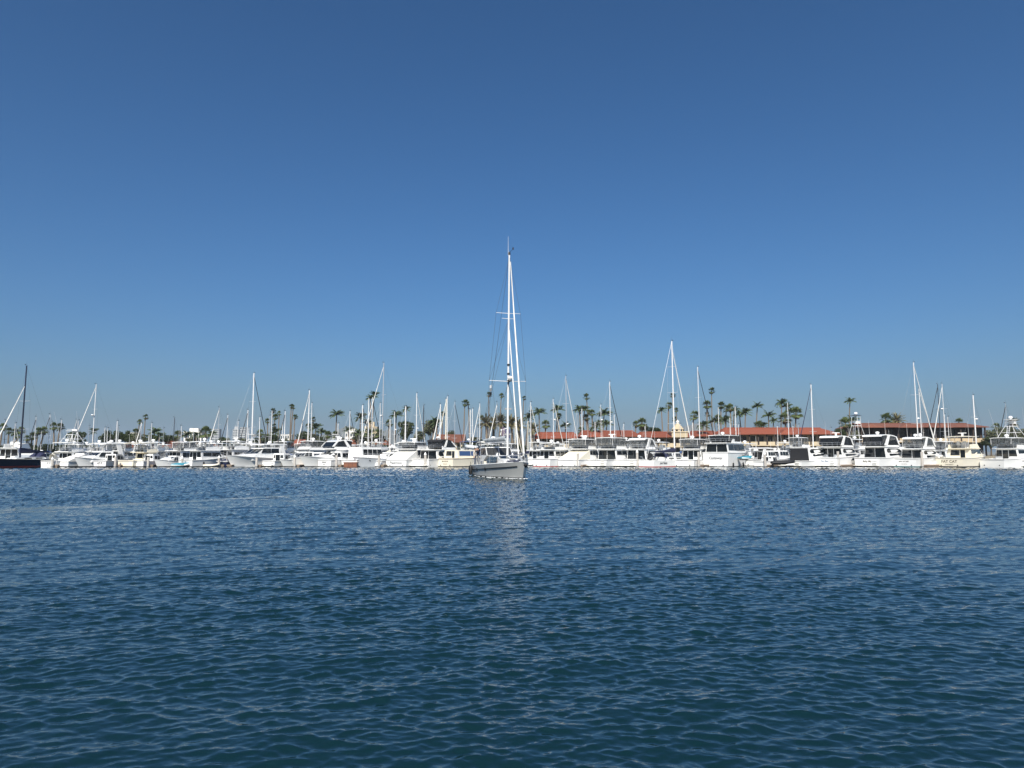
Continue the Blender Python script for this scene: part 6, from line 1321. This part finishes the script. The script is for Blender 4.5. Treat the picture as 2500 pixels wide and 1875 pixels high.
    for sg in (1, -1): ey.ball((0.135+lean, sg*0.034, 1.668), 0.013, 6, 4)
    ey.build('eyes', 'black', root)
    mo_ = MB(); mo_.box(0.128+lean, 0.137+lean, -0.025, 0.025, 1.588, 1.598); mo_.build('mouth', 'red', root)
    return root
DZ = 1.02
person('person in beige shirt and jeans standing at the grey yacht\'s stern rail', (1.0, -1.62, DZ), R(-20), 'shirt_beige', 'jeans', [((0.05, 0.27, 1.14), (0.22, 0.24, 1.02), (0.36, 0.2, 1.0)), ((-0.02, -0.29, 1.13), (0.06, -0.31, 0.9), (0.09, -0.31, 0.75))], cap=None)
person('person in navy top and grey trousers, arms raised to the face, on the grey yacht', (2.3, -1.52, DZ+0.03), R(205), 'shirt_navy', 'trousers_grey', [((0.2, 0.28, 1.3), (0.25, 0.12, 1.53), (0.18, 0.05, 1.64)), ((0.2, -0.28, 1.3), (0.25, -0.12, 1.53), (0.18, -0.05, 1.64))])

# ------------------------------------------------------------------ labels for the masts, counted from masts that stand out
ORD = ['first', 'second', 'third', 'fourth', 'fifth', 'sixth', 'seventh', 'eighth', 'ninth', 'tenth', 'eleventh', 'twelfth']
LAND = [(64, 'the navy mast'), (187, 'the big round tree'), (234, 'the tall left white mast'), (345, 'the pair of lollipop palms'), (426, 'the thin black mast'), (535, 'the thin grey mast'), (621, 'the thick tall white mast'), (755, 'the mast with slanting white jib'), (855, 'the pilothouse boat'),
        (936, 'the tall grey mast'), (1035, 'the short black mast'), (1135, 'the double-headed slender palm'), (1241, 'the grey yacht\'s mast'), (1382, 'the mast with thick pale jib'), (1489, 'the mast with black stay'), (1641, 'the tallest marina mast'), (1704, 'the mast with black jib'), (1795, 'the tall mast above Castaway'), (1923, 'the thin white pole mast'), (2063, 'the dark-topped tuna tower'), (2231, 'the tall right white mast'), (2376, 'the thick white pole mast')]
LOOK = {234: 'sailboat with tall white mast and furled jib over the round tree', 426: 'sailboat with thin black mast over the brown roofs', 621: 'sailboat with thick tall white mast and black furled jib, left half',
        755: 'sailboat with white mast and furled white jib slanting left, left half', 936: 'sailboat with tall grey mast and long white furled jib slanting left', 1035: 'sailboat with short black mast behind the raked radar arch',
        1382: 'sailboat with grey mast and thick pale furled jib above the cream cockpit cover', 1489: 'sailboat with white mast and black stay slanting right behind the horn-arch yacht', 1704: 'sailboat with white mast and black furled jib left of Castaway',
        1923: 'sailboat with thin white pole mast behind the black-covered cruiser', 2231: 'sailboat with tallest white mast of the right edge, furled jib, behind the clear flybridge', 2376: 'sailboat with thick white pole mast behind Fat Cat'}
SAILS.sort(key=lambda s: s[0]); cnt = {}
for u, root, mw, jb, sd_ in SAILS:
    if u in LOOK: root['label'] = LOOK[u]; continue
    pre = [l for l in LAND if l[0] < u]
    if pre:
        key = pre[-1][1]; cnt[key] = cnt.get(key, 0)+1
        root['label'] = '%s-masted sailboat%s, %s mast right of %s' % (mw, {'black_cloth': ' with dark jib', 'white_cloth': ' with white jib', 'navy_cloth': ' with navy jib', 'cream_cloth': ' with cream jib'}.get(jb, ''), ORD[cnt[key]-1], key)
    else:
        cnt['L'] = cnt.get('L', 0)+1
        root['label'] = '%s-masted sailboat, %s mast to the left of the navy mast' % (mw, ORD[cnt['L']-1])
KINDW = {'tall': 'tall slender fan palm', 'fan': 'bushy fan palm', 'queen': 'feathery palm', 'date': 'broad date palm'}
ORD += ['thirteenth', 'fourteenth', 'fifteenth', 'sixteenth', 'seventeenth', 'eighteenth', 'nineteenth', 'twentieth']
cnt = {}
for u, v, kind, root in sorted(PALMS, key=lambda q: q[0]):
    pre = [l[1] for l in LAND if l[0] < u]; key = pre[-1] if pre else 'the photo\'s left edge'; cnt[key] = cnt.get(key, 0)+1
    root['label'] = '%s%s, %s palm right of %s' % ('wind-bent ' if kind == 'queen' and v < 1010 else '', KINDW[kind], ORD[cnt[key]-1], key)
print('OBJECTS', len(bpy.data.objects), 'TRIS', sum(len(p.vertices)-2 for o in bpy.data.objects if o.type == 'MESH' and o.name != 'water' for p in o.data.polygons))
